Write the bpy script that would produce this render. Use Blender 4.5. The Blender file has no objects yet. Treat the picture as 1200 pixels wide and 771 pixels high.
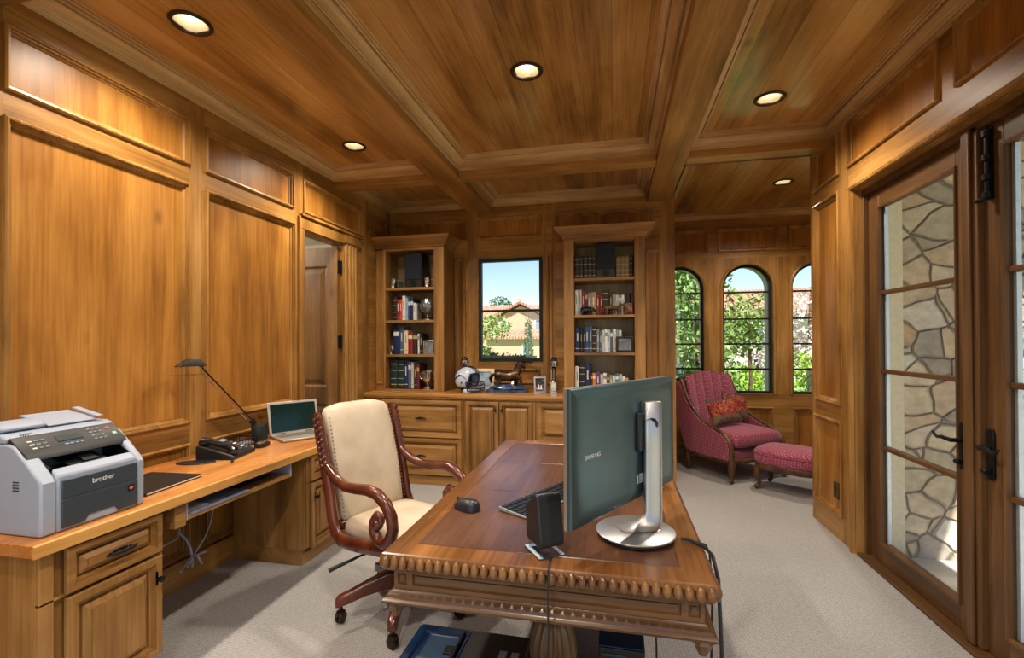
import bpy, math, random
from mathutils import Vector, Matrix
R = math.radians
random.seed(7)
col = bpy.context.scene.collection
scn = bpy.context.scene

# ------------------------------------------------------------------ helpers
def lin(r, g, b):
    f = lambda c: (c/255/12.92) if c/255 <= .04045 else ((c/255+.055)/1.055)**2.4
    return (f(r), f(g), f(b), 1.0)

class MB:
    """collects geometry for ONE mesh"""
    def __init__(s): s.v = []; s.f = []; s.m = []
    def add(s, pts): i = len(s.v); s.v += [tuple(p) for p in pts]; return i
    def face(s, idx, mi=0): s.f.append(tuple(idx)); s.m.append(mi)
    def poly(s, pts, mi=0):
        i = s.add(pts); s.face(range(i, i+len(pts)), mi)
    def box(s, x0, x1, y0, y1, z0, z1, mi=0):
        x0, x1 = sorted((x0, x1)); y0, y1 = sorted((y0, y1)); z0, z1 = sorted((z0, z1))
        i = s.add([(x0,y0,z0),(x1,y0,z0),(x1,y1,z0),(x0,y1,z0),(x0,y0,z1),(x1,y0,z1),(x1,y1,z1),(x0,y1,z1)])
        for q in ((0,3,2,1),(4,5,6,7),(0,1,5,4),(1,2,6,5),(2,3,7,6),(3,0,4,7)): s.face([i+k for k in q], mi)
        return s
    def prism(s, prof, axis, a, b, mi=0):
        """prof: 2-D outline; axis 'x': (y,z), 'y': (x,z), 'z': (x,y)"""
        mk = {'x': lambda p, t: (t, p[0], p[1]), 'y': lambda p, t: (p[0], t, p[1]), 'z': lambda p, t: (p[0], p[1], t)}[axis]
        n = len(prof); i = s.add([mk(p, a) for p in prof]); s.add([mk(p, b) for p in prof])
        s.face(range(i, i+n), mi); s.face(range(i+2*n-1, i+n-1, -1), mi)
        for k in range(n):
            j = (k+1) % n; s.face((i+k, i+n+k, i+n+j, i+j), mi)
        return s
    def loft(s, rings, closed=True, cap0=True, cap1=True, mi=0):
        n = len(rings[0]); base = [s.add(r) for r in rings]
        for a, b in zip(base, base[1:]):
            for k in range(n if closed else n-1):
                j = (k+1) % n; s.face((a+k, a+j, b+j, b+k), mi)
        if cap0 and closed: s.face(range(base[0]+n-1, base[0]-1, -1), mi)
        if cap1 and closed: s.face(range(base[-1], base[-1]+n), mi)
        return s
    def lathe(s, prof, n=24, c=(0,0,0), flute=0, amp=0, mi=0, cap=True):
        rings = []
        for p in prof:
            r, z = p[0], p[1]; fa = p[2] if len(p) > 2 else 1
            rings.append([(c[0]+(r*(1-amp*fa*(.5+.5*math.cos(flute*2*math.pi*k/n)) if flute else r))*math.cos(2*math.pi*k/n) if flute else c[0]+r*math.cos(2*math.pi*k/n),
                           c[1]+(r*(1-amp*fa*(.5+.5*math.cos(flute*2*math.pi*k/n))))*math.sin(2*math.pi*k/n) if flute else c[1]+r*math.sin(2*math.pi*k/n), c[2]+z) for k in range(n)])
        return s.loft(rings, True, cap, cap, mi)
    def tube(s, pts, rad, n=8, mi=0, flat=1.0, up=(0,0,1), closed=False):
        """round or flattened section along a path; flat scales the section along the side vector"""
        P = [Vector(p) for p in pts]; m = len(P); rings = []
        prev = Vector(up)
        for i, p in enumerate(P):
            t = (P[min(i+1, m-1)]-P[max(i-1, 0)])
            if closed: t = P[(i+1) % m]-P[(i-1) % m]
            t.normalize()
            u = prev-t*prev.dot(t)
            if u.length < 1e-4: u = Vector((1,0,0))-t*t.x
            if u.length < 1e-4: u = Vector((0,1,0))-t*t.y
            u.normalize(); w = t.cross(u); prev = u
            r = rad[i] if isinstance(rad, (list, tuple)) else rad
            rings.append([tuple(p+u*(r*math.cos(2*math.pi*k/n))+w*(r*flat*math.sin(2*math.pi*k/n))) for k in range(n)])
        if closed: rings.append(rings[0]); return s.loft(rings, True, False, False, mi)
        return s.loft(rings, True, True, True, mi)
    def ring(s, o, U, V, N, w, h, steps, cap=True, mi=0, capmi=None):
        """nested mitred rectangles: steps = [(inset, height)]; the look of a framed or raised panel"""
        o, U, V, N = Vector(o), Vector(U), Vector(V), Vector(N); rs = []
        for a, d in steps:
            rs.append([tuple(o+U*x+V*y+N*d) for x, y in ((a,a),(w-a,a),(w-a,h-a),(a,h-a))])
        s.loft(rs, True, False, False, mi)
        if cap: s.poly(rs[-1], mi if capmi is None else capmi)
        return s
    def superbox(s, c, sz, e1=.3, e2=.3, nu=24, nv=12, mi=0):
        """pillow-like rounded block"""
        sg = lambda v, e: math.copysign(abs(v)**e, v)
        rings = []
        for j in range(nv+1):
            ph = -math.pi/2+math.pi*j/nv; cz = max(1e-3, abs(math.cos(ph))**e1); z = sg(math.sin(ph), e1)
            rings.append([(c[0]+sz[0]/2*cz*sg(math.cos(2*math.pi*k/nu), e2), c[1]+sz[1]/2*cz*sg(math.sin(2*math.pi*k/nu), e2), c[2]+sz[2]/2*z) for k in range(nu)])
        return s.loft(rings, True, True, True, mi)
    def sphere(s, c, r, nu=16, nv=10, mi=0, sc=(1,1,1)):
        return s.superbox(c, (2*r*sc[0], 2*r*sc[1], 2*r*sc[2]), 1, 1, nu, nv, mi)
    def xf(s, fn, i0=0):
        for i in range(i0, len(s.v)): s.v[i] = tuple(fn(Vector(s.v[i])))
        return s
    def rot(s, axis, deg, piv, i0=0):
        m = Matrix.Rotation(R(deg), 4, axis); p = Vector(piv)
        return s.xf(lambda v: m @ (v-p)+p, i0)

def wloc(o):
    v = Vector((0,0,0))
    while o is not None: v += o.location; o = o.parent
    return v

def tag(o, label=None, cat=None, group=None, kind=None):
    if label: o['label'] = label
    if cat: o['category'] = cat
    if group: o['group'] = group
    if kind: o['kind'] = kind
    return o

def obj(name, mb, mats, parent=None, world=True, bevel=0, smooth=True, sub=0, ang=38, fix=True):
    if world and parent is not None:
        d = wloc(parent); mb.v = [(x-d.x, y-d.y, z-d.z) for x, y, z in mb.v]
    me = bpy.data.meshes.new(name); me.from_pydata(mb.v, [], mb.f)
    if not isinstance(mats, (list, tuple)): mats = [mats]
    for m in mats: me.materials.append(m)
    me.polygons.foreach_set('material_index', mb.m)
    if fix:
        import bmesh
        bm = bmesh.new(); bm.from_mesh(me)
        
        if not bevel: bmesh.ops.remove_doubles(bm, verts=bm.verts, dist=1e-6)
        bmesh.ops.recalc_face_normals(bm, faces=bm.faces); bm.to_mesh(me); bm.free()
    me.validate(); me.update()
    if smooth:
        me.polygons.foreach_set('use_smooth', [True]*len(me.polygons))
        me.set_sharp_from_angle(angle=R(ang))
    o = bpy.data.objects.new(name, me); col.objects.link(o)
    if parent is not None: o.parent = parent
    if bevel:
        b = o.modifiers.new('bevel', 'BEVEL'); b.width = bevel; b.segments = 2; b.limit_method = 'ANGLE'; b.angle_limit = R(40)
    if sub:
        u = o.modifiers.new('sub', 'SUBSURF'); u.levels = sub; u.render_levels = sub
    return o

def thing(name, label, cat, loc=(0,0,0), rz=0, group=None):
    o = bpy.data.objects.new(name, None); col.objects.link(o); o.empty_display_size = .05
    o.location = loc; o.rotation_euler = (0, 0, rz)
    return tag(o, label, cat, group)

def struct(name, mb, mats, parent=None, **k):
    o = obj(name, mb, mats, parent, **k)
    if parent is None: o['kind'] = 'structure'
    return o

def copy_tree(o, parent=None):
    c = o.copy(); col.objects.link(c)
    if parent is not None: c.parent = parent
    for ch in list(o.children): copy_tree(ch, c)
    return c

def text_mesh(name, body, size, mat, parent, M, ext=.0004):
    """lettering as real flat raised letters; M places it"""
    cu = bpy.data.curves.new(name, 'FONT'); cu.body = body; cu.size = size; cu.extrude = ext; cu.align_x = 'CENTER'; cu.align_y = 'CENTER'
    t = bpy.data.objects.new(name+'_tmp', cu); col.objects.link(t)
    dg = bpy.context.evaluated_depsgraph_get(); me = bpy.data.meshes.new_from_object(t.evaluated_get(dg))
    bpy.data.objects.remove(t); me.name = name; me.materials.clear(); me.materials.append(mat)
    o = bpy.data.objects.new(name, me); col.objects.link(o); o.parent = parent; o.matrix_basis = M
    return o

def frame_M(o, U, V):
    U = Vector(U).normalized(); V = Vector(V).normalized(); N = U.cross(V)
    m = Matrix((U, V, N)).transposed().to_4x4(); m.translation = Vector(o); return m

# ------------------------------------------------------------------ materials
def newmat(name):
    m = bpy.data.materials.new(name); m.use_nodes = True
    nt = m.node_tree; b = nt.nodes['Principled BSDF']; return m, nt, b
def N(nt, t, **k):
    n = nt.nodes.new(t)
    for a, v in k.items():
        if a in n.inputs.keys() if hasattr(n.inputs, 'keys') else False: n.inputs[a].default_value = v
        else: setattr(n, a, v)
    return n
def ramp(nt, stops):
    n = nt.nodes.new('ShaderNodeValToRGB'); e = n.color_ramp.elements
    while len(e) < len(stops): e.new(.5)
    for k, (p, c) in enumerate(stops): e[k].position = p; e[k].color = c
    return n
def coords(nt, scale=(1,1,1), rnd=True):
    tc = N(nt, 'ShaderNodeTexCoord'); mp = N(nt, 'ShaderNodeMapping'); mp.inputs['Scale'].default_value = scale
    if rnd:
        oi = N(nt, 'ShaderNodeObjectInfo'); ad = N(nt, 'ShaderNodeVectorMath', operation='ADD'); mu = N(nt, 'ShaderNodeMath', operation='MULTIPLY'); mu.inputs[1].default_value = 7.3
        nt.links.new(oi.outputs['Random'], mu.inputs[0]); nt.links.new(tc.outputs['Object'], ad.inputs[0]); nt.links.new(mu.outputs[0], ad.inputs[1]); nt.links.new(ad.outputs[0], mp.inputs['Vector'])
    else: nt.links.new(tc.outputs['Object'], mp.inputs['Vector'])
    return mp
def noise(nt, vec, scale, detail=4, rough=.55, dist=0):
    n = N(nt, 'ShaderNodeTexNoise'); n.inputs['Scale'].default_value = scale; n.inputs['Detail'].default_value = detail; n.inputs['Roughness'].default_value = rough; n.inputs['Distortion'].default_value = dist
    nt.links.new(vec.outputs[0], n.inputs['Vector']); return n
def math_n(nt, op, a, b=None):
    n = N(nt, 'ShaderNodeMath', operation=op)
    for k, x in enumerate((a, b)):
        if x is None: continue
        if isinstance(x, (int, float)): n.inputs[k].default_value = x
        else: nt.links.new(x, n.inputs[k])
    return n.outputs[0]

def wood(name, axis, dark, mid, light, rough=.38, fig=1.0, boards=None, knots=True, spec=.4, coat=0):
    m, nt, b = newmat(name); L = nt.links.new
    a = {'x': 0, 'y': 1, 'z': 2}[axis]
    def sc(al, ac): q = [ac]*3; q[a] = al; return tuple(q)
    c1 = coords(nt, sc(.55, 6*fig)); n1 = noise(nt, c1, 1.0, 5, .6, .35)
    c2 = coords(nt, sc(1.1, 2.2)); n2 = noise(nt, c2, 1.3, 4, .55, .4)
    c3 = coords(nt, sc(2.5, 70)); n3 = noise(nt, c3, 1.0, 3, .6)
    v = math_n(nt, 'ADD', math_n(nt, 'MULTIPLY', n1.outputs['Fac'], .5), math_n(nt, 'ADD', math_n(nt, 'MULTIPLY', n2.outputs['Fac'], .28), math_n(nt, 'MULTIPLY', n3.outputs['Fac'], .22)))
    if boards:
        tc = N(nt, 'ShaderNodeTexCoord'); sp = N(nt, 'ShaderNodeSeparateXYZ'); L(tc.outputs['Object'], sp.inputs[0])
        q = math_n(nt, 'DIVIDE', sp.outputs[boards[0]], boards[1]); fl = math_n(nt, 'FLOOR', q); fr = math_n(nt, 'FRACT', q)
        wn = N(nt, 'ShaderNodeTexWhiteNoise', noise_dimensions='1D'); L(fl, wn.inputs['W'])
        v = math_n(nt, 'ADD', v, math_n(nt, 'MULTIPLY', math_n(nt, 'SUBTRACT', wn.outputs['Value'], .5), .11))
        gap = math_n(nt, 'LESS_THAN', math_n(nt, 'ABSOLUTE', math_n(nt, 'SUBTRACT', fr, .5)), .49)
    r = ramp(nt, [(.34, dark), (.49, mid), (.64, light)]); L(v, r.inputs[0]); cout = r.outputs[0]
    def dk(fac, c, colr):
        mx = N(nt, 'ShaderNodeMix', data_type='RGBA'); L(fac, mx.inputs['Factor']); L(c, mx.inputs[6]); mx.inputs[7].default_value = colr; return mx.outputs[2]
    if knots:
        ck = coords(nt, sc(.8, 1.5)); vo = N(nt, 'ShaderNodeTexVoronoi', feature='F1'); vo.inputs['Scale'].default_value = 1.15; L(ck.outputs[0], vo.inputs['Vector'])
        kr = ramp(nt, [(.01, (.55,.55,.55,1)), (.06, (0,0,0,1))]); L(vo.outputs['Distance'], kr.inputs[0])
        cout = dk(kr.outputs[0], cout, tuple(x*.35 for x in dark[:3])+(1,))
    if boards:
        cout = dk(math_n(nt, 'MULTIPLY', math_n(nt, 'SUBTRACT', 1.0, gap), .55), cout, tuple(x*.4 for x in dark[:3])+(1,))
    L(cout, b.inputs['Base Color'])
    rr = math_n(nt, 'ADD', math_n(nt, 'MULTIPLY', n2.outputs['Fac'], .18), rough-.09); L(rr, b.inputs['Roughness'])
    b.inputs['Specular IOR Level'].default_value = spec
    if coat: b.inputs['Coat Weight'].default_value = coat; b.inputs['Coat Roughness'].default_value = .18
    bp = N(nt, 'ShaderNodeBump'); bp.inputs['Strength'].default_value = .07; bp.inputs['Distance'].default_value = .004; L(v, bp.inputs['Height']); L(bp.outputs[0], b.inputs['Normal'])
    return m

def plain(name, c, rough=.5, metal=0, spec=.5, var=.08, scale=30, bump=0, bscale=200, coat=0, emis=None):
    """a colour with a little procedural unevenness"""
    m, nt, b = newmat(name); L = nt.links.new
    cd = coords(nt); n = noise(nt, cd, scale, 3)
    r = ramp(nt, [(.3, tuple(max(0, x*(1-var)) for x in c[:3])+(1,)), (.7, tuple(min(1, x*(1+var)) for x in c[:3])+(1,))])
    L(n.outputs['Fac'], r.inputs[0]); L(r.outputs[0], b.inputs['Base Color'])
    b.inputs['Roughness'].default_value = rough; b.inputs['Metallic'].default_value = metal; b.inputs['Specular IOR Level'].default_value = spec
    if coat: b.inputs['Coat Weight'].default_value = coat; b.inputs['Coat Roughness'].default_value = .1
    if bump:
        n2 = noise(nt, cd, bscale, 2); bp = N(nt, 'ShaderNodeBump'); bp.inputs['Strength'].default_value = bump; bp.inputs['Distance'].default_value = .003
        L(n2.outputs['Fac'], bp.inputs['Height']); L(bp.outputs[0], b.inputs['Normal'])
    if emis: b.inputs['Emission Color'].default_value = emis[0]; b.inputs['Emission Strength'].default_value = emis[1]
    return m

def speckle(name, stops, scale=8, rough=.7, bump=.3, feature='NOISE', detail=5):
    m, nt, b = newmat(name); L = nt.links.new
    cd = coords(nt); n = noise(nt, cd, scale, detail, .65)
    r = ramp(nt, stops); L(n.outputs['Fac'], r.inputs[0]); L(r.outputs[0], b.inputs['Base Color']); b.inputs['Roughness'].default_value = rough
    bp = N(nt, 'ShaderNodeBump'); bp.inputs['Strength'].default_value = bump; bp.inputs['Distance'].default_value = .01; L(n.outputs['Fac'], bp.inputs['Height']); L(bp.outputs[0], b.inputs['Normal'])
    return m

def glass_mat(name, tint=(1,1,1,1), refl=1.0, rough=.0):
    m, nt, b = newmat(name); L = nt.links.new
    out = nt.nodes['Material Output']; nt.nodes.remove(b)
    t = N(nt, 'ShaderNodeBsdfTransparent'); t.inputs[0].default_value = tint
    g = N(nt, 'ShaderNodeBsdfGlossy'); g.inputs['Roughness'].default_value = rough
    lw = N(nt, 'ShaderNodeLayerWeight'); lw.inputs[0].default_value = .5; sch = math_n(nt, 'ADD', math_n(nt, 'MULTIPLY', math_n(nt, 'POWER', lw.outputs['Facing'], 5.0), .9), .07)
    mx = N(nt, 'ShaderNodeMixShader'); L(math_n(nt, 'MULTIPLY', sch, refl), mx.inputs[0]); L(t.outputs[0], mx.inputs[1]); L(g.outputs[0], mx.inputs[2]); L(mx.outputs[0], out.inputs[0])
    return m

D1, M1, L1 = lin(84,56,24), lin(150,106,50), lin(192,146,84)      # stiles and rails of the room
WV = wood('alder_upright', 'z', D1, M1, L1)
WX = wood('alder_crosswise', 'x', D1, M1, L1)
WY = wood('alder_lengthwise', 'y', D1, M1, L1)
PV = wood('alder_panel', 'z', lin(92,58,20), lin(150,98,38), lin(188,134,62), fig=.85)
CR = wood('alder_crown_lengthwise', 'y', lin(132,100,58), lin(188,152,100), lin(224,194,146), rough=.34, knots=False)
CRX = wood('alder_crown_crosswise', 'x', lin(132,100,58), lin(188,152,100), lin(224,194,146), rough=.34, knots=False)
CEIL = wood('ceiling_boards', 'y', lin(108,74,34), lin(168,122,62), lin(200,154,90), rough=.2, boards=(0, .19), spec=.5)
CTR = wood('counter_wood', 'y', lin(120,72,32), lin(174,110,54), lin(206,146,84), rough=.26, spec=.5)
CTRX = wood('cabinet_top_wood', 'x', lin(130,84,36), lin(176,124,66), lin(206,160,98), rough=.26, spec=.5)
EDGE = wood('counter_edge_wood', 'y', lin(150,96,42), lin(206,150,80), lin(226,176,106), rough=.4, knots=False)
CABV = wood('cabinet_upright', 'z', lin(84,56,26), lin(146,104,54), lin(184,140,84))
CABY = wood('cabinet_lengthwise', 'y', lin(84,56,26), lin(146,104,54), lin(184,140,84))
CABX = wood('cabinet_crosswise', 'x', lin(84,56,26), lin(146,104,54), lin(184,140,84))
DOORW = wood('door_wood', 'z', lin(56,38,20), lin(90,62,35), lin(120,87,53), rough=.4)
DOORWY = wood('door_wood_lengthwise', 'y', lin(56,38,20), lin(90,62,35), lin(120,87,53), rough=.4)
DESK = wood('desk_wood', 'y', lin(62,36,16), lin(116,74,36), lin(158,108,58), rough=.25, spec=.5, knots=False, coat=.3)
DESKX = wood('desk_wood_crosswise', 'x', lin(50,31,15), lin(86,57,30), lin(118,83,47), rough=.33, knots=False, coat=.2)
MAH = wood('mahogany', 'z', lin(38,14,8), lin(78,32,18), lin(112,54,32), rough=.26, knots=False, coat=.4)
WALN = wood('walnut', 'z', lin(44,28,16), lin(80,52,30), lin(116,82,50), rough=.36, knots=False)
GILT = plain('antique_bronze_gilt', lin(150,98,46), .3, .35, var=.3, scale=60)
BLK = plain('black_plastic', lin(20,24,28), .42)
BLKG = plain('black_gloss', lin(10,16,22), .16, coat=.5)
IRON = plain('black_iron', lin(26,28,30), .45, .6)
BRONZE = plain('dark_bronze', lin(60,48,36), .35, .8)
BLUBLK = plain('blue_black_metal', lin(24,52,78), .3, .3)
ALU = plain('brushed_steel', lin(186,188,192), .38, 1.0, var=.05, scale=4)
SILV = plain('silver', lin(200,200,200), .18, 1.0)
WHT = plain('white_plastic', lin(152,163,182), .4, var=.02)
CREAM = plain('cream_wall', lin(226,222,208), .8)
PAPER = plain('paper', lin(232,230,222), .8, var=.04)
LEATH = speckle('cream_leather', [(.25, lin(172,154,130)), (.5, lin(196,180,158)), (.75, lin(212,200,182))], 3, .5, .05, detail=3)
STUC = plain('stucco', lin(222,206,180), .9, bump=.3, bscale=40)
GLASS = glass_mat('pane_glass')
GLASSD = glass_mat('door_glass', (.93,.96,.95,1), .9)
CLEAR = glass_mat('clear_acrylic', (.85,.9,.95,1), 1.6)
DARKB = plain('dark_steel_frame', lin(28,28,28), .5, .3)
LENS = plain('lamp_lens', (1,1,1,1), .5, emis=((1,.93,.80,1), 26))
def carpet():
    m, nt, b = newmat('loop_carpet'); L = nt.links.new
    tc = N(nt, 'ShaderNodeTexCoord'); vo = N(nt, 'ShaderNodeTexVoronoi', feature='F1'); vo.inputs['Scale'].default_value = 95; vo.inputs['Randomness'].default_value = .25; L(tc.outputs['Object'], vo.inputs['Vector'])
    n = N(nt, 'ShaderNodeTexNoise'); n.inputs['Scale'].default_value = 1.4; n.inputs['Detail'].default_value = 3; L(tc.outputs['Object'], n.inputs['Vector'])
    r = ramp(nt, [(.0, lin(196,194,192)), (.75, lin(128,126,126))]); L(vo.outputs['Distance'], r.inputs[0])
    r2 = ramp(nt, [(.3, (.9,.9,.9,1)), (.7, (1,1,1,1))]); L(n.outputs['Fac'], r2.inputs[0])
    mx = N(nt, 'ShaderNodeMix', data_type='RGBA', blend_type='MULTIPLY'); mx.inputs['Factor'].default_value = 1; L(r.outputs[0], mx.inputs[6]); L(r2.outputs[0], mx.inputs[7]); L(mx.outputs[2], b.inputs['Base Color'])
    b.inputs['Roughness'].default_value = .95; b.inputs['Specular IOR Level'].default_value = .1
    bp = N(nt, 'ShaderNodeBump'); bp.inputs['Strength'].default_value = .5; bp.inputs['Distance'].default_value = .004; bp.invert = True; L(vo.outputs['Distance'], bp.inputs['Height']); L(bp.outputs[0], b.inputs['Normal'])
    return m
CARPET = carpet()
def dotted(name, base, dot, scale=46, rough=.75):
    m, nt, b = newmat(name); L = nt.links.new
    tc = N(nt, 'ShaderNodeTexCoord'); mp = N(nt, 'ShaderNodeMapping'); mp.inputs['Rotation'].default_value = (.6, .6, .78); L(tc.outputs['Object'], mp.inputs[0])
    vo = N(nt, 'ShaderNodeTexVoronoi', feature='F1'); vo.inputs['Scale'].default_value = scale; vo.inputs['Randomness'].default_value = 0; L(mp.outputs[0], vo.inputs['Vector'])
    r = ramp(nt, [(.22, dot), (.36, base)]); L(vo.outputs['Distance'], r.inputs[0]); L(r.outputs[0], b.inputs['Base Color']); b.inputs['Roughness'].default_value = rough
    b.inputs['Sheen Weight'].default_value = .3
    return m
PINK = dotted('rose_dotted_fabric', lin(140,50,76), lin(200,138,146), 60)
def tapestry():
    m, nt, b = newmat('paisley_tapestry'); L = nt.links.new
    cd = coords(nt, (1,1,1)); n = noise(nt, cd, 16, 5, .6, 2.2)
    r = ramp(nt, [(.30, lin(30,18,16)), (.42, lin(120,30,26)), (.52, lin(150,48,36)), (.60, lin(186,120,66)), (.7, lin(60,30,40))]); L(n.outputs['Fac'], r.inputs[0])
    L(r.outputs[0], b.inputs['Base Color']); b.inputs['Roughness'].default_value = .85
    return m
TAPE = tapestry()
BORDER = speckle('striped_border_fabric', [(.3, lin(48,36,30)), (.55, lin(120,96,70)), (.7, lin(70,60,60))], 30, .85)
def stone():
    m, nt, b = newmat('field_stone'); L = nt.links.new
    cd = coords(nt, (1, 1, 1.15), False); dn = noise(nt, cd, 2.2, 2); 
    mx = N(nt, 'ShaderNodeMix', data_type='VECTOR'); mx.inputs['Factor'].default_value = .16; L(cd.outputs[0], mx.inputs[4]); L(dn.outputs['Color'], mx.inputs[5])
    ve = N(nt, 'ShaderNodeTexVoronoi', feature='DISTANCE_TO_EDGE'); ve.inputs['Scale'].default_value = 6.4; L(mx.outputs[1], ve.inputs['Vector'])
    vc = N(nt, 'ShaderNodeTexVoronoi', feature='F1'); vc.inputs['Scale'].default_value = 6.4; L(mx.outputs[1], vc.inputs['Vector'])
    sp = N(nt, 'ShaderNodeSeparateColor'); L(vc.outputs['Color'], sp.inputs[0])
    r = ramp(nt, [(0, lin(160,148,130)), (.3, lin(206,188,160)), (.5, lin(186,158,126)), (.7, lin(212,204,190)), (.85, lin(168,158,146)), (1, lin(146,134,120))]); L(sp.outputs[0], r.inputs[0])
    fn = noise(nt, cd, 14, 5); fr = ramp(nt, [(.3, (.72,.72,.72,1)), (.7, (1.1,1.1,1.1,1))]); L(fn.outputs['Fac'], fr.inputs[0])
    mu = N(nt, 'ShaderNodeMix', data_type='RGBA', blend_type='MULTIPLY'); mu.inputs['Factor'].default_value = 1; L(r.outputs[0], mu.inputs[6]); L(fr.outputs[0], mu.inputs[7])
    er = ramp(nt, [(.012, (0,0,0,1)), (.035, (1,1,1,1))]); L(ve.outputs['Distance'], er.inputs[0])
    mm = N(nt, 'ShaderNodeMix', data_type='RGBA'); L(er.outputs[0], mm.inputs['Factor']); mm.inputs[6].default_value = lin(136,128,114); L(mu.outputs[2], mm.inputs[7]); L(mm.outputs[2], b.inputs['Base Color'])
    b.inputs['Roughness'].default_value = .9
    hr = ramp(nt, [(0, (0,0,0,1)), (.07, (1,1,1,1))]); L(ve.outputs['Distance'], hr.inputs[0])
    bp = N(nt, 'ShaderNodeBump'); bp.inputs['Strength'].default_value = .8; bp.inputs['Distance'].default_value = .04; L(hr.outputs[0], bp.inputs['Height']); L(bp.outputs[0], b.inputs['Normal'])
    return m
STONE = stone()
def tiles():
    m, nt, b = newmat('clay_roof_tile'); L = nt.links.new
    tc = N(nt, 'ShaderNodeTexCoord'); w = N(nt, 'ShaderNodeTexWave', wave_type='BANDS', bands_direction='X'); w.inputs['Scale'].default_value = 1.6; L(tc.outputs['Object'], w.inputs[0])
    n = N(nt, 'ShaderNodeTexNoise'); n.inputs['Scale'].default_value = 3; L(tc.outputs['Object'], n.inputs['Vector'])
    r = ramp(nt, [(.3, lin(170,118,96)), (.6, lin(200,152,128)), (.8, lin(216,180,156))]); L(n.outputs['Fac'], r.inputs[0]); L(r.outputs[0], b.inputs['Base Color']); b.inputs['Roughness'].default_value = .85
    bp = N(nt, 'ShaderNodeBump'); bp.inputs['Distance'].default_value = .1; L(w.outputs['Fac'], bp.inputs['Height']); L(bp.outputs[0], b.inputs['Normal'])
    return m
TILE = tiles()
LEAF = [speckle('leaf_green', [(.3, lin(78,112,50)), (.6, lin(130,166,80)), (.8, lin(176,200,112))], 4, .6),
        speckle('leaf_bright', [(.3, lin(96,140,30)), (.6, lin(150,190,50)), (.8, lin(190,214,80))], 4, .6),
        speckle('leaf_dark', [(.3, lin(40,74,44)), (.6, lin(76,116,70)), (.8, lin(116,150,96))], 4, .6),
        speckle('leaf_blossom', [(.35, lin(170,184,150)), (.5, lin(222,206,204)), (.8, lin(240,232,228))], 9, .6)]
BARK = speckle('bark', [(.3, lin(70,52,38)), (.7, lin(130,108,86))], 12, .9)
LAWN = speckle('lawn', [(.3, lin(110,140,76)), (.7, lin(150,176,104))], 12, .9)
PAVE = speckle('pale_paving', [(.3, lin(176,168,156)), (.7, lin(206,198,186))], 6, .8, .1)
SKY_S, SUN_S, EXPO, CAN_W = .10, 6, 0.95, 64
# ------------------------------------------------------------------ the room shell
XL, XR, YB, YA, ZC, ZB = -2.58, 1.61, 5.08, 6.33, 3.08, 2.92
XE, YF = 2.86, -2.0            # alcove's far side, wall behind the camera

def split(a, b, cuts): return sorted({round(x, 4) for x in [a, b]+[c for c in cuts if a < c < b]})

STEP = [(0,0),(0,.015),(.007,.020),(.015,.018),(.016,.008),(.024,.007),(.025,-.004),(.036,-.011),(.037,-.017),(.043,-.017)]
def wall(name, o, U, V, Nn, W, Hh, openings=(), panels=(), T=.12, mats=None, steps=STEP, parent=None):
    """a panelled wall: stiles and rails flush, each panel framed by its moulding and set back, openings with reveals, and a back face"""
    mb = MB(); o, U, V, Nn = map(Vector, (o, U, V, Nn))
    rects = list(openings)+list(panels)
    us = split(0, W, [c for r in rects for c in r[:2]]); vs = split(0, Hh, [c for r in rects for c in r[2:4]])
    pt = lambda u, v, d=0: tuple(o+U*u+V*v+Nn*d)
    for u0, u1 in zip(us, us[1:]):
        for v0, v1 in zip(vs, vs[1:]):
            uc, vc = (u0+u1)/2, (v0+v1)/2
            inn = lambda r: r[0] < uc < r[1] and r[2] < vc < r[3]
            if any(inn(r) for r in openings): continue
            mb.poly([pt(u0,v0,-T), pt(u0,v1,-T), pt(u1,v1,-T), pt(u1,v0,-T)], 3)
            if any(inn(r) for r in panels): continue
            rail = any(r[0] < uc < r[1] for r in rects)
            mb.poly([pt(u0,v0), pt(u1,v0), pt(u1,v1), pt(u0,v1)], 1 if rail else 0)
    for u0, u1, v0, v1 in openings:
        for a, b in (((u0,v0),(u0,v1)), ((u0,v1),(u1,v1)), ((u1,v1),(u1,v0)), ((u1,v0),(u0,v0))):
            mb.poly([pt(*a), pt(*b), pt(*b, -T), pt(*a, -T)], 0)
    for a, b in (((0,0),(0,Hh)), ((0,Hh),(W,Hh)), ((W,Hh),(W,0)), ((W,0),(0,0))):
        mb.poly([pt(*a), pt(*b), pt(*b, -T), pt(*a, -T)], 0)
    for u0, u1, v0, v1 in panels:
        mb.ring(pt(u0, v0), U, V, Nn, u1-u0, v1-v0, steps, True, 0, 2)
    return struct(name, mb, mats, parent, smooth=False, fix=False)

# floor
mb = MB(); mb.box(XL-.1, 1.70, YF, YB, -.12, 0); mb.box(.5, XE, YB, YA+.02, -.12, 0); mb.box(1.70, XE, 4.3, YB, -.12, 0)
struct('floor', mb, CARPET)

# left wall: U runs along -Y so that U x V points into the room (+X)
def yw(a, b): return (5.2-b, 5.2-a)
pL = [yw(1.5,2.41)+(2.568,2.86), yw(2.525,3.375)+(2.568,2.86), yw(3.5,4.45)+(2.572,2.855), yw(4.585,5.0)+(2.68,2.845),
      yw(1.5,2.41)+(.965,2.455), yw(2.525,3.392)+(.965,2.455), yw(1.5,2.41)+(.16,.842), yw(2.525,3.392)+(.16,.842)]
for a in (-1.55, -.55, .45):
    for z0, z1 in ((2.568,2.86), (.965,2.455), (.16,.842)): pL.append(yw(a, a+.9)+(z0, z1))
wall('wall_left', (XL, 5.2, 0), (0,-1,0), (0,0,1), (1,0,0), 5.2-YF, ZC, [yw(3.505,4.12)+(0,2.42)], pL, .14, [WV, WY, PV, CREAM])
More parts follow.
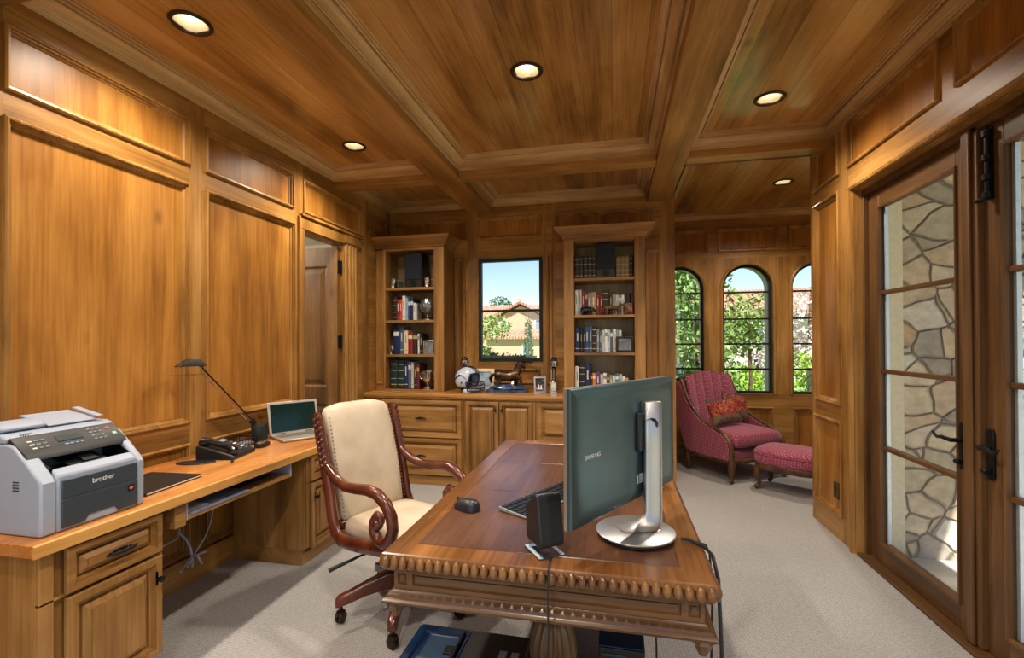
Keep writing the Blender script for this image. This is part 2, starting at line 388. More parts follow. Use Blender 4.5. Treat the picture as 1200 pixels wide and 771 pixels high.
# back wall (window wall): U = +X, normal -Y
pB = [(.04,.96,2.62,2.855), (1.075,1.807,2.62,2.865), (1.958,3.0,2.62,2.865), (.81,.935,1.0,2.42), (1.862,1.93,1.0,2.42), (2.911,3.062,.16,2.42), (1.12,1.79,1.0,1.165)]
wall('wall_back', (XL, YB, 0), (1,0,0), (0,0,1), (0,-1,0), .625-XL, ZC, [(1.09,1.82,1.245,2.396)], pB, .14, [WV, WX, PV, STUC])
# right wall: U = +Y, normal -X
y0 = YF
def yr(a, b): return (a-y0, b-y0)
pR = [yr(3.81,4.255)+(2.665,2.975), yr(3.81,4.245)+(.985,2.55), yr(3.8,4.255)+(.175,.868), yr(2.745,3.684)+(2.665,2.975), yr(1.70,2.625)+(2.665,2.975), yr(.65,1.58)+(2.665,2.975),
      yr(.75,1.5)+(.985,2.55), yr(.75,1.5)+(.175,.868), yr(-.3,.63)+(2.665,2.975)]
wall('wall_right', (XR, y0, 0), (0,1,0), (0,0,1), (-1,0,0), 4.33-y0, ZC, [yr(1.68,3.62)+(0,2.48), yr(-1.2,.6)+(0,2.48)], pR, .14, [WV, WY, PV, STUC])  # second opening, behind the camera, added to admit more daylight
# return of the right wall towards the alcove, and the alcove's sides
mb = MB(); mb.box(XR+.145, XE, 4.19, 4.33, 0, ZC); struct('wall_alcove_front', mb, WV)
mb = MB(); mb.box(XE, XE+.14, 4.19, 4.9, 0, ZC); mb.box(XE, XE+.14, 4.9, 5.9, 0, .8); mb.box(XE, XE+.14, 4.9, 5.9, 2.4, ZC); mb.box(XE, XE+.14, 5.9, YA+.2, 0, ZC); struct('wall_alcove_right', mb, WV)
mb = MB(); mb.box(.5, .625, YB+.145, YA, 0, ZC); struct('wall_alcove_left', mb, WV)
# front wall behind the camera with a wide opening added for fill daylight
mb = MB(); mb.box(XL-.1, -2.3, YF-.14, YF, 0, ZC); mb.box(1.4, 1.75, YF-.14, YF, 0, ZC); mb.box(-2.3, 1.4, YF-.14, YF, 2.7, ZC); struct('wall_front', mb, WV)

# alcove wall with three arched windows
ARCH = [.835, 1.64, 2.435]; AR, AZ0 = .29, .80; AZS = 2.42-AR
def arch_wall():
    mb = MB(); x0, x1, y = .5, XE, YA; th = .16; n = 20
    pans = [(.6,1.175,2.585,2.88), (1.297,1.985,2.585,2.88), (2.10,2.78,2.585,2.88), (.6,1.115,.12,.64), (1.36,1.92,.12,.64), (2.15,2.72,.12,.64)]
    F = lambda x, z, d=0: (x, y+d, z)
    def rect(a, b, c, d, mi):
        mb.poly([F(a,c), F(b,c), F(b,d), F(a,d)], mi)
    ztop = 2.5
    xs = [x0]+[q for c in ARCH for q in (c-AR, c+AR)]+[x1]
    for k in range(0, len(xs), 2): rect(xs[k], xs[k+1], AZ0, ztop, 0)          # piers between the windows
    for c in ARCH:
        pts = [(c-AR*math.cos(math.pi*k/n), AZS+AR*math.sin(math.pi*k/n)) for k in range(n+1)]
        for (a, b), (c2, d) in zip(pts, pts[1:]): mb.poly([F(a,b), F(c2,d), F(c2,ztop), F(a,ztop)], 0)
        out = [(c-AR, AZ0)]+pts+[(c+AR, AZ0)]
        for (a, b), (c2, d) in zip(out, out[1:]+out[:1]): mb.poly([F(a,b), F(a,b,th), F(c2,d,th), F(c2,d)], 0)
        # raised casing that follows the arch
        rin = [(c+(AR+0)*-math.cos(math.pi*k/n), AZS+AR*math.sin(math.pi*k/n)) for k in range(n+1)]
        prof = [(0, 0), (.0, -.012), (.014, -.018), (.03, -.01), (.034, 0)]
        rings = []
        path = [(c-AR, AZ0, -1, 0)]+[(c-AR*math.cos(math.pi*k/n), AZS+AR*math.sin(math.pi*k/n), -math.cos(math.pi*k/n), math.sin(math.pi*k/n)) for k in range(n+1)]+[(c+AR, AZ0, 1, 0)]
        for px, pz, nx, nz in path: rings.append([F(px+nx*o, pz+nz*o, d) for o, d in prof])
        mb.loft(rings, False, False, False, 0)
    def strip(za, zb):
        us = split(x0, x1, [c for r in pans for c in r[:2] if za <= r[2] and r[3] <= zb]); vs = split(za, zb, [c for r in pans for c in r[2:] if za <= r[2] and r[3] <= zb])
        for a, b in zip(us, us[1:]):
            for c, d in zip(vs, vs[1:]):
                if any(r[0] < (a+b)/2 < r[1] and r[2] < (c+d)/2 < r[3] for r in pans): continue
                rect(a, b, c, d, 1)
    strip(ztop, ZC); strip(0, AZ0)
    for r in pans: mb.ring(F(r[0], r[2]), (1,0,0), (0,0,1), (0,-1,0), r[1]-r[0], r[3]-r[2], STEP, True, 0, 2)
    # outside face
    for k in range(0, len(xs), 2): mb.poly([F(xs[k],0,th), F(xs[k],ZC,th), F(xs[k+1],ZC,th), F(xs[k+1],0,th)], 3)
    for c in ARCH:
        mb.poly([F(c-AR,0,th), F(c-AR,AZ0,th), F(c+AR,AZ0,th), F(c+AR,0,th)], 3)
        for k in range(n):
            a, b = [(c-AR*math.cos(math.pi*q/n), AZS+AR*math.sin(math.pi*q/n)) for q in (k, k+1)]
            mb.poly([F(*a,th), F(a[0],ZC,th), F(b[0],ZC,th), F(*b,th)], 3)
    struct('wall_alcove', mb, [WV, WX, PV, STUC], ang=25, fix=False)
arch_wall()

# arched windows: dark frame, bars, glass; then a stucco reveal arch outside
def arch_outline(c, r, z0, zs, n=20): return [(c-r, z0)]+[(c-r*math.cos(math.pi*k/n), zs+r*math.sin(math.pi*k/n)) for k in range(n+1)]+[(c+r, z0)]
for k, c in enumerate(ARCH):
    yy = YA+.085; mb = MB()
    o_ = arch_outline(c, AR-.001, AZ0+.001, AZS); i_ = arch_outline(c, AR-.03, AZ0+.03, AZS)
    rings = [[(p[0], yy-.02, p[1]) for p in o_], [(p[0], yy-.02, p[1]) for p in i_], [(p[0], yy+.02, p[1]) for p in i_], [(p[0], yy+.02, p[1]) for p in o_]]
    mb.loft(rings+[rings[0]], True, False, False)
    w = struct('window_%d' % (k+2), mb, DARKB)
    for z in (2.076, 1.738, 1.422, 1.105):
        m2 = MB(); m2.box(c-AR+.028, c+AR-.028, yy-.014, yy+.014, z-.011, z+.011); obj('glazing_bar', m2, DARKB, w)
    m2 = MB(); m2.poly([(p[0], yy, p[1]) for p in i_]); m2.poly([(p[0], yy+.006, p[1]) for p in reversed(i_)]); obj('glass', m2, GLASS, w, smooth=False, fix=False)
# window in the back wall
mb = MB(); X0, X1, Z0, Z1 = XL+1.092, XL+1.818, 1.247, 2.394
mb.ring((X0, YB-.012, Z0), (1,0,0), (0,0,1), (0,-1,0), X1-X0, Z1-Z0, [(0,-.06), (0,0), (.034,0), (.034,-.06)], False)
mb.box(X0+.03, X1-.03, YB-.005, YB+.04, 1.797, 1.823)
w1 = struct('window_1', mb, DARKB)
m2 = MB(); m2.poly([(X0+.03, YB+.02, Z0+.03), (X1-.03, YB+.02, Z0+.03), (X1-.03, YB+.02, Z1-.03), (X0+.03, YB+.02, Z1-.03)]); obj('glass', m2, GLASS, w1, smooth=False, fix=False)
m2 = MB(); m2.box(-1.03, -.95, YB-.04, YB-.013, 1.232, 1.246); m2.box(-1.0, -.9, YB-.05, YB-.04, 1.236, 1.244); m2.tube([(-.95,YB-.045,1.24),(-.9,YB-.05,1.238),(-.87,YB-.06,1.23)], .006, 6); obj('crank_handle', m2, IRON, w1)

# ceiling with square holes where the lamps sit
LAMPS = [(-2.078,1.952), (-2.078,3.47), (-.499,2.736), (1.028,3.402), (1.699,5.228), (1.028,1.5), (-.499,.9), (-2.078,.3), (1.028,-.3), (-.499,-.9)]
mb = MB(); hs = .066
xs = split(XL-.14, XE+.14, [q for x, y in LAMPS for q in (x-hs, x+hs)]); ys = split(YF-.14, YA+.16, [q for x, y in LAMPS for q in (y-hs, y+hs)])
for a, b in zip(xs, xs[1:]):
    for c, d in zip(ys, ys[1:]):
        if any(abs((a+b)/2-x) < hs and abs((c+d)/2-y) < hs for x, y in LAMPS): continue
        mb.poly([(a,c,ZC), (a,d,ZC), (b,d,ZC), (b,c,ZC)])
mb.box(XL-.14, XE+.14, YF-.14, YA+.16, ZC+.16, ZC+.3)
for a, b, c, d in ((XL-.14, XL-.13, YF-.14, YA+.16), (XE+.13, XE+.14, YF-.14, YA+.16), (XL-.14, XE+.14, YF-.14, YF-.13), (XL-.14, XE+.14, YA+.15, YA+.16)): mb.box(a, b, c, d, ZC+.001, ZC+.16)
struct('ceiling', mb, CEIL, fix=False)

# beams
BX = [(-1.60, -1.34), (.35, .585)]
tn = [0]
def trim(mb, mats, **k):
    tn[0] += 1; return struct('trim_%d' % tn[0], mb, mats, **k)
for a, b in BX:
    mb = MB(); mb.box(a, b, YF, YB-.001, ZB, ZC-.001); trim(mb, WY, bevel=.004)
CY0, CY1 = 3.945, 4.08
for a, b in ((XL+.001, BX[0][0]-.001), (BX[0][1]+.001, BX[1][0]-.001), (BX[1][1]+.001, XR+.1)):
    mb = MB(); mb.box(a, b, CY0, CY1, ZB+.001, ZC-.002); trim(mb, WX, bevel=.004)
for a, b in ((XL+.001, BX[0][0]-.001), (BX[0][1]+.001, BX[1][0]-.001), (BX[1][1]+.001, XR)):
    mb = MB(); mb.box(a, b, 1.36, 1.5, ZB+.001, ZC-.002); trim(mb, WX, bevel=.004)
# crown moulding inside every coffer
CROWN = [(0,0),(.012,.001),(.013,.016),(.016,.017),(.017,.034),(.026,.034),(.026,.018),(.032,.020),(.036,.036),(.050,.052),(.068,.060),(.072,.062),(.073,.084),(.082,.084),(.083,.070),(.092,.072),(.093,.086),(.102,.088),(.103,.098),(.112,.0995)]
def crown(x0, x1, y0, y1, zb=2.98, pr=.112, left=True):
    mb = MB(); rs = []
    for a, z in CROWN:
        a = a*pr/.112; z = zb+z*(ZC-zb)/.1
        rs.append([(x0+a,y0+a,z), (x1-a,y0+a,z), (x1-a,y1-a,z), (x0+a,y1-a,z)])
    n = len(rs)
    base = [mb.add(r) for r in rs]
    for a, b in zip(base, base[1:]):
        for k in range(4):
            j = (k+1) % 4; mb.face((a+j, a+k, b+k, b+j), 1 if k in (0, 2) else 0)
    trim(mb, [CR, CRX], smooth=False, fix=False)
g = .002
crown(XL+g, BX[0][0]-g, 1.5+g, CY0-g); crown(XL+g, BX[0][0]-g, CY1+g, YB-g)
crown(BX[0][1]+g, BX[1][0]-g, 1.5+g, CY0-g); crown(BX[0][1]+g, BX[1][0]-g, CY1+g, YB-g)
crown(BX[1][1]+g, XR-g, 1.5+g, CY0-g); crown(BX[1][1]+.045, XE-g, CY1+.255, YA-g, zb=3.0, pr=.07)
crown(XL+g, BX[0][0]-g, YF, 1.36-g); crown(BX[0][1]+g, BX[1][0]-g, YF, 1.36-g); crown(BX[1][1]+g, XR-g, YF, 1.36-g)
# baseboards
mb = MB(); mb.prism([(XL+.001,0),(XL+.045,0),(XL+.045,.13),(XL+.03,.15),(XL+.001,.15)], 'y', -1.9, 3.42)
struct('baseboard_left', mb, WY)
mb = MB(); mb.prism([(YA-.001,0),(YA-.022,0),(YA-.022,.09),(YA-.012,.105),(YA-.001,.105)], 'x', .63, XE-.01); struct('baseboard_alcove', mb, WX)
# hall beyond the door, door casing and the open leaf
mb = MB(); mb.box(-5.2, -5.1, 2.6, 6.2, 0, 2.9); mb.box(-5.1, XL-.15, 6.1, 6.2, 0, 2.9); mb.box(-5.1, XL-.15, 2.6, 2.7, 0, 2.9); struct('wall_hall', mb, CREAM)
mb = MB(); mb.box(-5.2, XL-.145, 2.6, 6.2, 2.9, 3.0); struct('ceiling_hall', mb, CREAM)
mb = MB(); mb.box(-5.2, XL-.145, 2.6, 6.2, -.12, 0); struct('floor_hall', mb, CARPET)
hl = bpy.data.lights.new('hall_fill_light', 'POINT'); hl.energy = 22; hl.color = (1,.93,.82); hl.shadow_soft_size = .15; ho = bpy.data.objects.new('hall_fill_light', hl); col.objects.link(ho); ho.location = (-3.9, 3.3, 2.6)  # point light without a fixture, added to brighten the hall
mb = MB()
for q in (4.125, 4.18, 4.235, 4.29): mb.prism([(XL+.001, q), (XL+.018, q+.006), (XL+.026, q+.026), (XL+.018, q+.046), (XL+.001, q+.052)], 'z', 0, 2.438)
mb.box(XL+.001, XL+.03, 4.1, 4.4, 2.44, 2.529); mb.box(XL+.001, XL+.04, 3.45, 4.42, 2.53, 2.552)
mb.box(XL+.001, XL+.022, 3.43, 3.5, 0, 2.424); mb.box(XL+.001, XL+.022, 3.43, 4.098, 2.425, 2.529)
trim(mb, WV, bevel=.003)
d1 = MB(); lx0, lx1, ly0, ly1 = -3.235, -2.61, 4.05, 4.095
pan = [(.11,.515,1.02,2.2), (.11,.515,.2,.86)]
def leaf_face(mb, y, nrm):
    W, Hh = lx1-lx0, 2.375
    us = split(0, W, [c for r in pan for c in r[:2]]); vs = split(0, Hh, [c for r in pan for c in r[2:]])
    for a, b in zip(us, us[1:]):
        for c, d in zip(vs, vs[1:]):
            if any(r[0] < (a+b)/2 < r[1] and r[2] < (c+d)/2 < r[3] for r in pan): continue
            mb.poly([(lx0+a,y,.01+c), (lx0+b,y,.01+c), (lx0+b,y,.01+d), (lx0+a,y,.01+d)])
    for r in pan: mb.ring((lx0+r[0], y, .01+r[2]), (1,0,0), (0,0,1), (0,nrm,0), r[1]-r[0], r[3]-r[2], [(0,0),(.008,-.004),(.018,-.016),(.03,-.018),(.075,-.002)], True)
leaf_face(d1, ly0, -1); leaf_face(d1, ly1, 1)
d1.poly([(lx0,ly0,.01),(lx0,ly1,.01),(lx0,ly1,2.385),(lx0,ly0,2.385)]); d1.poly([(lx1,ly0,.01),(lx1,ly1,.01),(lx1,ly1,2.385),(lx1,ly0,2.385)]); d1.poly([(lx0,ly0,2.385),(lx1,ly0,2.385),(lx1,ly1,2.385),(lx0,ly1,2.385)])
dd = struct('door_1', d1, wood('hall_door_wood', 'z', lin(66,42,20), lin(108,72,36), lin(144,104,58)), smooth=False)
for z in (2.2, 1.47, .80):
    m2 = MB(); m2.box(-2.6085, -2.603, 4.055, 4.118, z-.06, z+.06); m2.lathe([(.008,-.062),(.008,.062)], 8, (-2.598, 4.107, z)); obj('hinge', m2, IRON, dd)

# French doors: two leaves, centre post, threshold, handles, bolt
GZ = (.150, 2.323)
def french(name, ya, yb, ga, gb):
    mb = MB(); x0, x1 = 1.685, 1.735
    mb.box(x0, x1, ya, ga, .02, 2.44); mb.box(x0, x1, gb, yb, .02, 2.44); mb.box(x0, x1, ga, gb, .02, GZ[0], 1); mb.box(x0, x1, ga, gb, GZ[1], 2.44, 1)
    d = struct(name, mb, [DOORW, DOORWY], bevel=.003)
    m2 = MB(); m2.ring((x0-.004, gb, GZ[0]), (0,-1,0), (0,0,1), (-1,0,0), gb-ga, GZ[1]-GZ[0], [(-.012,-.004),(-.008,.006),(.006,.003),(.010,-.012)], False); obj('glazing_bead', m2, DOORW, d)
    for z in (.765, 1.26, 1.767):
        m2 = MB(); m2.box(x0+.004, x1-.004, ga+.001, gb-.001, z-.013, z+.013); obj('muntin', m2, DOORWY, d, bevel=.004)
    m2 = MB(); m2.box(1.714, 1.733, gb-.02, gb-.001, GZ[0]+.001, GZ[1]-.001); obj('glazing_spacer', m2, SPACER, d)
    m2 = MB(); m2.poly([(1.71,ga,GZ[0]),(1.71,gb,GZ[0]),(1.71,gb,GZ[1]),(1.71,ga,GZ[1])]); obj('glass', m2, GLASSD, d, smooth=False, fix=False)
    return d
SPACER = plain('pale_spacer', lin(206,214,224), .35, .3)
def lever(d, y, z, sgn, up):
    x = 1.684
    m2 = MB(); m2.box(x-.012, x, y-.02, y+.02, z-.11, z+.12); m2.lathe([(.02,0),(.02,.012)], 12, (0,0,0)); obj('handle_plate', MBplate(x, y, z), IRON, d, bevel=.003)
    m2 = MB(); m2.tube([(x-.012,y,z+.03),(x-.055,y,z+.03),(x-.06,y+sgn*.02,z+.032),(x-.06,y+sgn*.06,z+.035),(x-.06,y+sgn*.09,z+.028+up),(x-.06,y+sgn*.115,z+.04+up),(x-.06,y+sgn*.125,z+.052+up)], [.011,.011,.011,.010,.008,.007,.006], 8); obj('door_handle', m2, IRON, d)
    m2 = MB(); m2.tube([(x-.012,y,z-.075),(x-.03,y,z-.075)], .013, 10); m2.sphere((x-.034,y,z-.075), .012, 10, 6, sc=(.8,1.5,1)); obj('thumb_turn', m2, IRON, d)
def MBplate(x, y, z):
    m2 = MB(); n = 8; o_ = [(y-.02, z-.1), (y-.012, z-.115), (y+.012, z-.115), (y+.02, z-.1), (y+.02, z+.1), (y+.012, z+.118), (y-.012, z+.118), (y-.02, z+.1)]
    m2.prism(o_, 'x', x-.01, x); return m2
d2 = french('door_2', 2.70, 3.585, 2.765, 3.465); lever(d2, 2.725, .935, 1, 0)
d3 = french('door_3', 1.70, 2.582, 1.79, 2.468); lever(d3, 2.548, .935, -1, -.006)
m2 = MB(); m2.lathe([(.011,-.16),(.011,.15)], 10, (1.668, 2.535, 2.27))
for z in (2.12, 2.2, 2.29, 2.4): m2.lathe([(.012,-.016),(.02,-.012),(.02,.012),(.012,.016)], 10, (1.668,2.535,z))
m2.tube([(1.668,2.535,2.115),(1.65,2.545,2.1),(1.64,2.565,2.1)], .010, 8); m2.box(1.672, 1.684, 2.52, 2.55, 2.1, 2.43); obj('surface_bolt', m2, IRON, d3)
mb = MB(); mb.box(1.66, 1.75, 2.586, 2.696, .02, 2.465); mb.box(1.645, 1.66, 2.615, 2.668, .02, 2.455); trim(mb, DOORW, bevel=.006)       # centre post
mb = MB(); mb.box(1.612, 1.80, 1.682, 3.618, -.001, .018); trim(mb, DOORWY, bevel=.004)                                            # threshold
mb = MB(); mb.box(1.66, 1.75, 3.588, 3.619, .019, 2.479); mb.box(1.66, 1.75, 1.681, 1.697, .019, 2.479); mb.box(1.66, 1.75, 1.7, 3.587, 2.443, 2.479); trim(mb, DOORW)
mb = MB(); mb.prism([(XR-.001,3.63),(XR-.02,3.635),(XR-.026,3.655),(XR-.016,3.675),(XR-.001,3.68)], 'z', 0, 2.5); mb.prism([(XR-.001,2.49),(XR-.018,2.495),(XR-.024,2.51),(XR-.012,2.52),(XR-.001,2.525)], 'y', 1.6, 3.68); trim(mb, WV)
# recessed lamps
def lamp(i, x, y):
    l = bpy.data.lights.new('can_lamp', 'SPOT'); l.energy = CAN_W; l.color = CAN_C; l.spot_size = R(150); l.spot_blend = .9; l.shadow_soft_size = .06
    o = bpy.data.objects.new('can_lamp', l); col.objects.link(o)
    names = ['above the near end of the left counter, brightest and largest', 'in the left coffer nearest the hall door', 'in the middle coffer above the desk', 'in the coffer beside the glass doors', 'in the alcove ceiling above the armchair']
    if i > 4: o.location = (x, y, ZC-.02); return
    t = thing('recessed_light', 'round recessed ceiling light '+names[i], 'ceiling light', (x, y, ZC), 0, 'recessed ceiling lights')
    o.parent = t; o.location = (0, 0, -.02)
    m2 = MB(); m2.lathe([(.074,-.002),(.096,-.002),(.098,-.006),(.09,-.012),(.078,-.010),(.074,-.002)], 32, (x,y,ZC), cap=False); obj('trim_ring', m2, BRONZE, t)
    m2 = MB(); m2.lathe([(.046,.1),(.049,.08),(.076,-.006)], 32, (x,y,ZC), cap=False); obj('baffle', m2, BAFF, t)
    m2 = MB(); m2.lathe([(.0005,.072),(.034,.076),(.0465,.088)], 32, (x,y,ZC), cap=False); obj('lens', m2, LENS, t)
BAFF = plain('lamp_baffle', lin(150,136,110), .4, .3)
CAN_C = (1, .87, .70)
for i, (x, y) in enumerate(LAMPS): lamp(i, x, y)
# outlet on the pier
t = thing('wall_outlet', 'small brown outlet plate low on the pier panel beside the glass doors', 'outlet', (XR+.011, 3.92, .345))
m2 = MB(); m2.box(XR-.002, XR+.011, 3.885, 3.955, .285, .405); obj('plate', m2, DOORW, t, bevel=.003)
for z in (.325, .365): m2 = MB(); m2.box(XR-.006, XR-.0025, 3.905, 3.935, z-.014, z+.014); obj('socket', m2, BLK, t, bevel=.003)
# ------------------------------------------------------------------ built-in furniture
RAISE = [(0,-.018),(0,-.005),(.004,0),(.032,0),(.0325,-.008),(.042,-.007),(.043,-.016),(.052,-.016),(.053,-.031),(.060,-.031),(.064,-.018),(.088,-.006),(.0885,0),(.09,0)]
def raised(mb, o, U, V, Nn, w, h, k=1.0, mi=0, capmi=0):
    mb.ring(o, U, V, Nn, w, h, [(a*k, d) for a, d in RAISE], True, mi, capmi)
def bar_pull(o, U, Nn, L, parent, z=0):
    """slim arched iron pull on two pins"""
    U, Nn, o = Vector(U), Vector(Nn), Vector(o); m = MB()
    pts = [o-U*L/2+Nn*.012, o-U*L*.32+Nn*.022, o+Nn*.027, o+U*L*.32+Nn*.022, o+U*L/2+Nn*.012]
    m.tube([tuple(p) for p in pts], [.004,.006,.008,.006,.004], 8)
    for s in (-.32, .32): m.tube([tuple(o+U*L*s), tuple(o+U*L*s+Nn*.02)], .005, 8)
    m.superbox(tuple(o+Nn*.002), (abs(U.x)*L*.5+abs(Nn.x)*.004+.003, abs(U.y)*L*.5+abs(Nn.y)*.004+.003, .02), .6, .8, 12, 6)
    return obj('handle', m, IRON, parent)
def knob(o, Nn, parent):
    o, Nn = Vector(o), Vector(Nn); m = MB()
    m.tube([tuple(o), tuple(o+Nn*.016), tuple(o+Nn*.018), tuple(o+Nn*.03), tuple(o+Nn*.034)], [.006,.006,.012,.013,.004], 10)
    m.box(*(sorted((o.x-.004*abs(Nn.y)-.001, o.x+.004*abs(Nn.y)+.001))), *(sorted((o.y-.004*abs(Nn.x)-.001, o.y+.004*abs(Nn.x)+.001))), o.z-.03, o.z+.03)
    return obj('knob', m, IRON, parent)

# ---- left counter with its two cabinets (fronts face +X)
CZ = .77; CF = -1.93; KF = -1.962
t = thing('worktop', 'long honey wooden worktop along the panelled wall under the printer', 'worktop', (-2.25, 2.3, .725))
m = MB(); m.box(XL+.028, CF-.012, 1.21, 3.40, CZ-.044, CZ); obj('slab', m, CTR, t, bevel=.002)
m = MB(); m.prism([(CF-.0115, CZ-.045), (CF, CZ-.045), (CF, CZ-.004), (CF-.004, CZ), (CF-.0115, CZ)], 'y', 1.21, 3.40); obj('front_edge', m, EDGE, t)
def side_cabinet(ya, yb, label, near):
    t = thing('counter_cabinet', label, 'cabinet', ((XL+KF)/2, (ya+yb)/2, 0), 0, 'cabinets under the left counter')
    m = MB(); m.box(XL+.05, KF-.02, ya, yb, .10, CZ-.046); m.box(KF-.02, KF-.002, ya, ya+.045, .10, CZ-.046); m.box(KF-.02, KF-.002, yb-.045, yb, .10, CZ-.046)
    m.box(KF-.02, KF-.002, ya, yb, .537, .547); m.box(KF-.02, KF-.002, ya, yb, .10, .118)
    obj('carcass', m, CABV, t, bevel=.002)
    m = MB(); m.box(XL+.05, KF-.04, ya+.004, yb-.004, 0, .099); obj('plinth', m, CABY, t)
    f0, f1 = (ya+.075, yb-.012) if near else (ya+.03, yb-.02)
    dm = MB(); raised(dm, (KF+.018, f0, .548), (0,1,0), (0,0,1), (1,0,0), f1-f0, .168, .78); d = obj('drawer', dm, CABY, t, smooth=False)
    bar_pull((KF+.017, (f0+f1)/2, .632), (0,1,0), (1,0,0), .12, d)
    dm = MB(); raised(dm, (KF+.018, f0, .105), (0,1,0), (0,0,1), (1,0,0), f1-f0, .428, .95); d = obj('door', dm, CABV, t, smooth=False)
    knob((KF+.017, (f1-.028) if near else (f0+.028), .44), (1,0,0), d)
side_cabinet(1.245, 1.70, 'wooden counter cabinet with drawer and door under the printer', True)
side_cabinet(2.70, 3.38, 'wooden counter cabinet behind the desk chair, under the laptop', False)
# kneehole: writing tray on its runners
t = thing('keyboard_tray', 'pull-out wooden keyboard tray hung under the counter holding papers', 'tray', (-2.15, 2.2, .65))
m = MB(); m.box(-2.42, KF+.004, 1.822, 2.535, .632, .652); obj('tray_board', m, CABY, t, bevel=.002)
m = MB(); m.box(-2.44, KF, 1.76, 1.818, .61, .722); obj('side_block', m, CABY, t, bevel=.002)
m = MB(); m.box(-2.42, KF, 2.537, 2.549, .632, .722); obj('runner', m, WHT, t)
m = MB(); m.box(-2.42, KF+.005, 1.8185, 1.8215, .632, .71); obj('runner', m, WHT, t)
for k, (x, y, w, d, c, lab) in enumerate([(-2.09,2.02,.28,.36,lin(120,132,160),'blue-grey folder lying on the keyboard tray'), (-2.13,2.34,.2,.24,lin(60,64,70),'dark folder at the far end of the keyboard tray'), (-2.05,1.90,.14,.12,lin(200,206,204),'white sheet at the near end of the keyboard tray')]):
    m = MB(); m.box(x-w/2, x+w/2, y-d/2, y+d/2, .653+.006*k*0, .653+(.006 if k < 2 else .004)); 
    if k == 2: m.xf(lambda v: v+Vector((0,0,.0065)))
    tag(obj('paper_folder' if k < 2 else 'paper_sheet', m, plain('folder_%d' % k, c, .6)), lab, 'paper', None)
# cables tied under the counter
m = MB()
m.tube([(-2.36,2.1,.62),(-2.35,2.11,.5),(-2.33,2.12,.43),(-2.31,2.09,.405),(-2.31,1.97,.40),(-2.34,1.86,.36),(-2.36,1.712,.30)], .005, 6); m.tube([(-2.33,2.11,.43),(-2.31,2.14,.38),(-2.30,2.16,.32),(-2.30,2.17,.26)], .006, 6)
for a in range(5): m.tube([(-2.30,2.17,.27),(-2.30+.03*math.cos(a*1.3),2.17+.05*math.sin(a*1.3),.255+.03*math.cos(a)),(-2.29+.04*math.cos(a*1.3+.3),2.17+.08*math.sin(a*1.3+.2),.23+.04*math.sin(a*2))], .006, 6)
m.tube([(-2.28,2.29,.63),(-2.29,2.30,.5),(-2.29,2.28,.42),(-2.29,2.24,.35),(-2.30,2.18,.28)], .004, 6)
tag(obj('cord_bundle', m, WHT), 'white cables tied in a bow hanging under the counter', 'cable')

# ---- base cabinets along the window wall (fronts face -Y)
BF = 4.50
t = thing('worktop', 'long wooden cabinet top under the window carrying helmet and horse', 'worktop', (-1.1, 4.78, .9))
m = MB(); m.box(XL+.003, .325, 4.478, YB-.026, .902, .935); m.box(XL+.003, .325, 4.486, YB-.03, .885, .9015); obj('slab', m, CTRX if 'CTRX' in globals() else CABX, t, bevel=.004)
def base_cabinet(xa, xb, label, kind):
    t = thing('base_cabinet', label, 'cabinet', ((xa+xb)/2, 4.78, 0), 0, 'base cabinets under the window wall')
    m = MB(); m.box(xa, xb, BF+.02, YB-.03, .095, .884); m.box(xa, xa+.06, BF+.002, BF+.02, .095, .884); m.box(xb-.06, xb, BF+.002, BF+.02, .095, .884); m.box(xa+.06, xb-.06, BF+.002, BF+.02, .868, .884)
    obj('carcass', m, CABV, t, bevel=.002)
    m = MB(); m.box(xa, xb, BF+.004, YB-.03, 0, .094); obj('plinth', m, CABX, t, bevel=.004)
    return t
def drawers(t, x0, x1):
    for z0, z1 in ((.487,.866), (.105,.475)):
        dm = MB(); raised(dm, (x0, BF-.016, z0), (1,0,0), (0,0,1), (0,-1,0), x1-x0, z1-z0, 1.05); d = obj('drawer', dm, CABX, t, smooth=False)
        bar_pull(((x0+x1)/2, BF-.016, (z0+z1)/2+.01), (1,0,0), (0,-1,0), .12, d)
t = base_cabinet(XL+.012, -1.481, 'wooden two-drawer base cabinet behind the desk chair, below the left bookcase', 0); drawers(t, -2.375, -1.503)
t = base_cabinet(-1.478, -.752, 'wooden two-door base cabinet directly below the window', 1)
for a, b, s in ((-1.458,-1.116,1), (-1.110,-.772,-1)):
    dm = MB(); raised(dm, (a, BF-.016, .105), (1,0,0), (0,0,1), (0,-1,0), b-a, .761, .9); d = obj('door', dm, CABV, t, smooth=False)
    knob(((b-.03) if s > 0 else (a+.03), BF-.016, .79), (0,-1,0), d)
t = base_cabinet(-.749, .32, 'wooden two-drawer base cabinet behind the monitor, below the right bookcase', 0); drawers(t, -.727, .13)

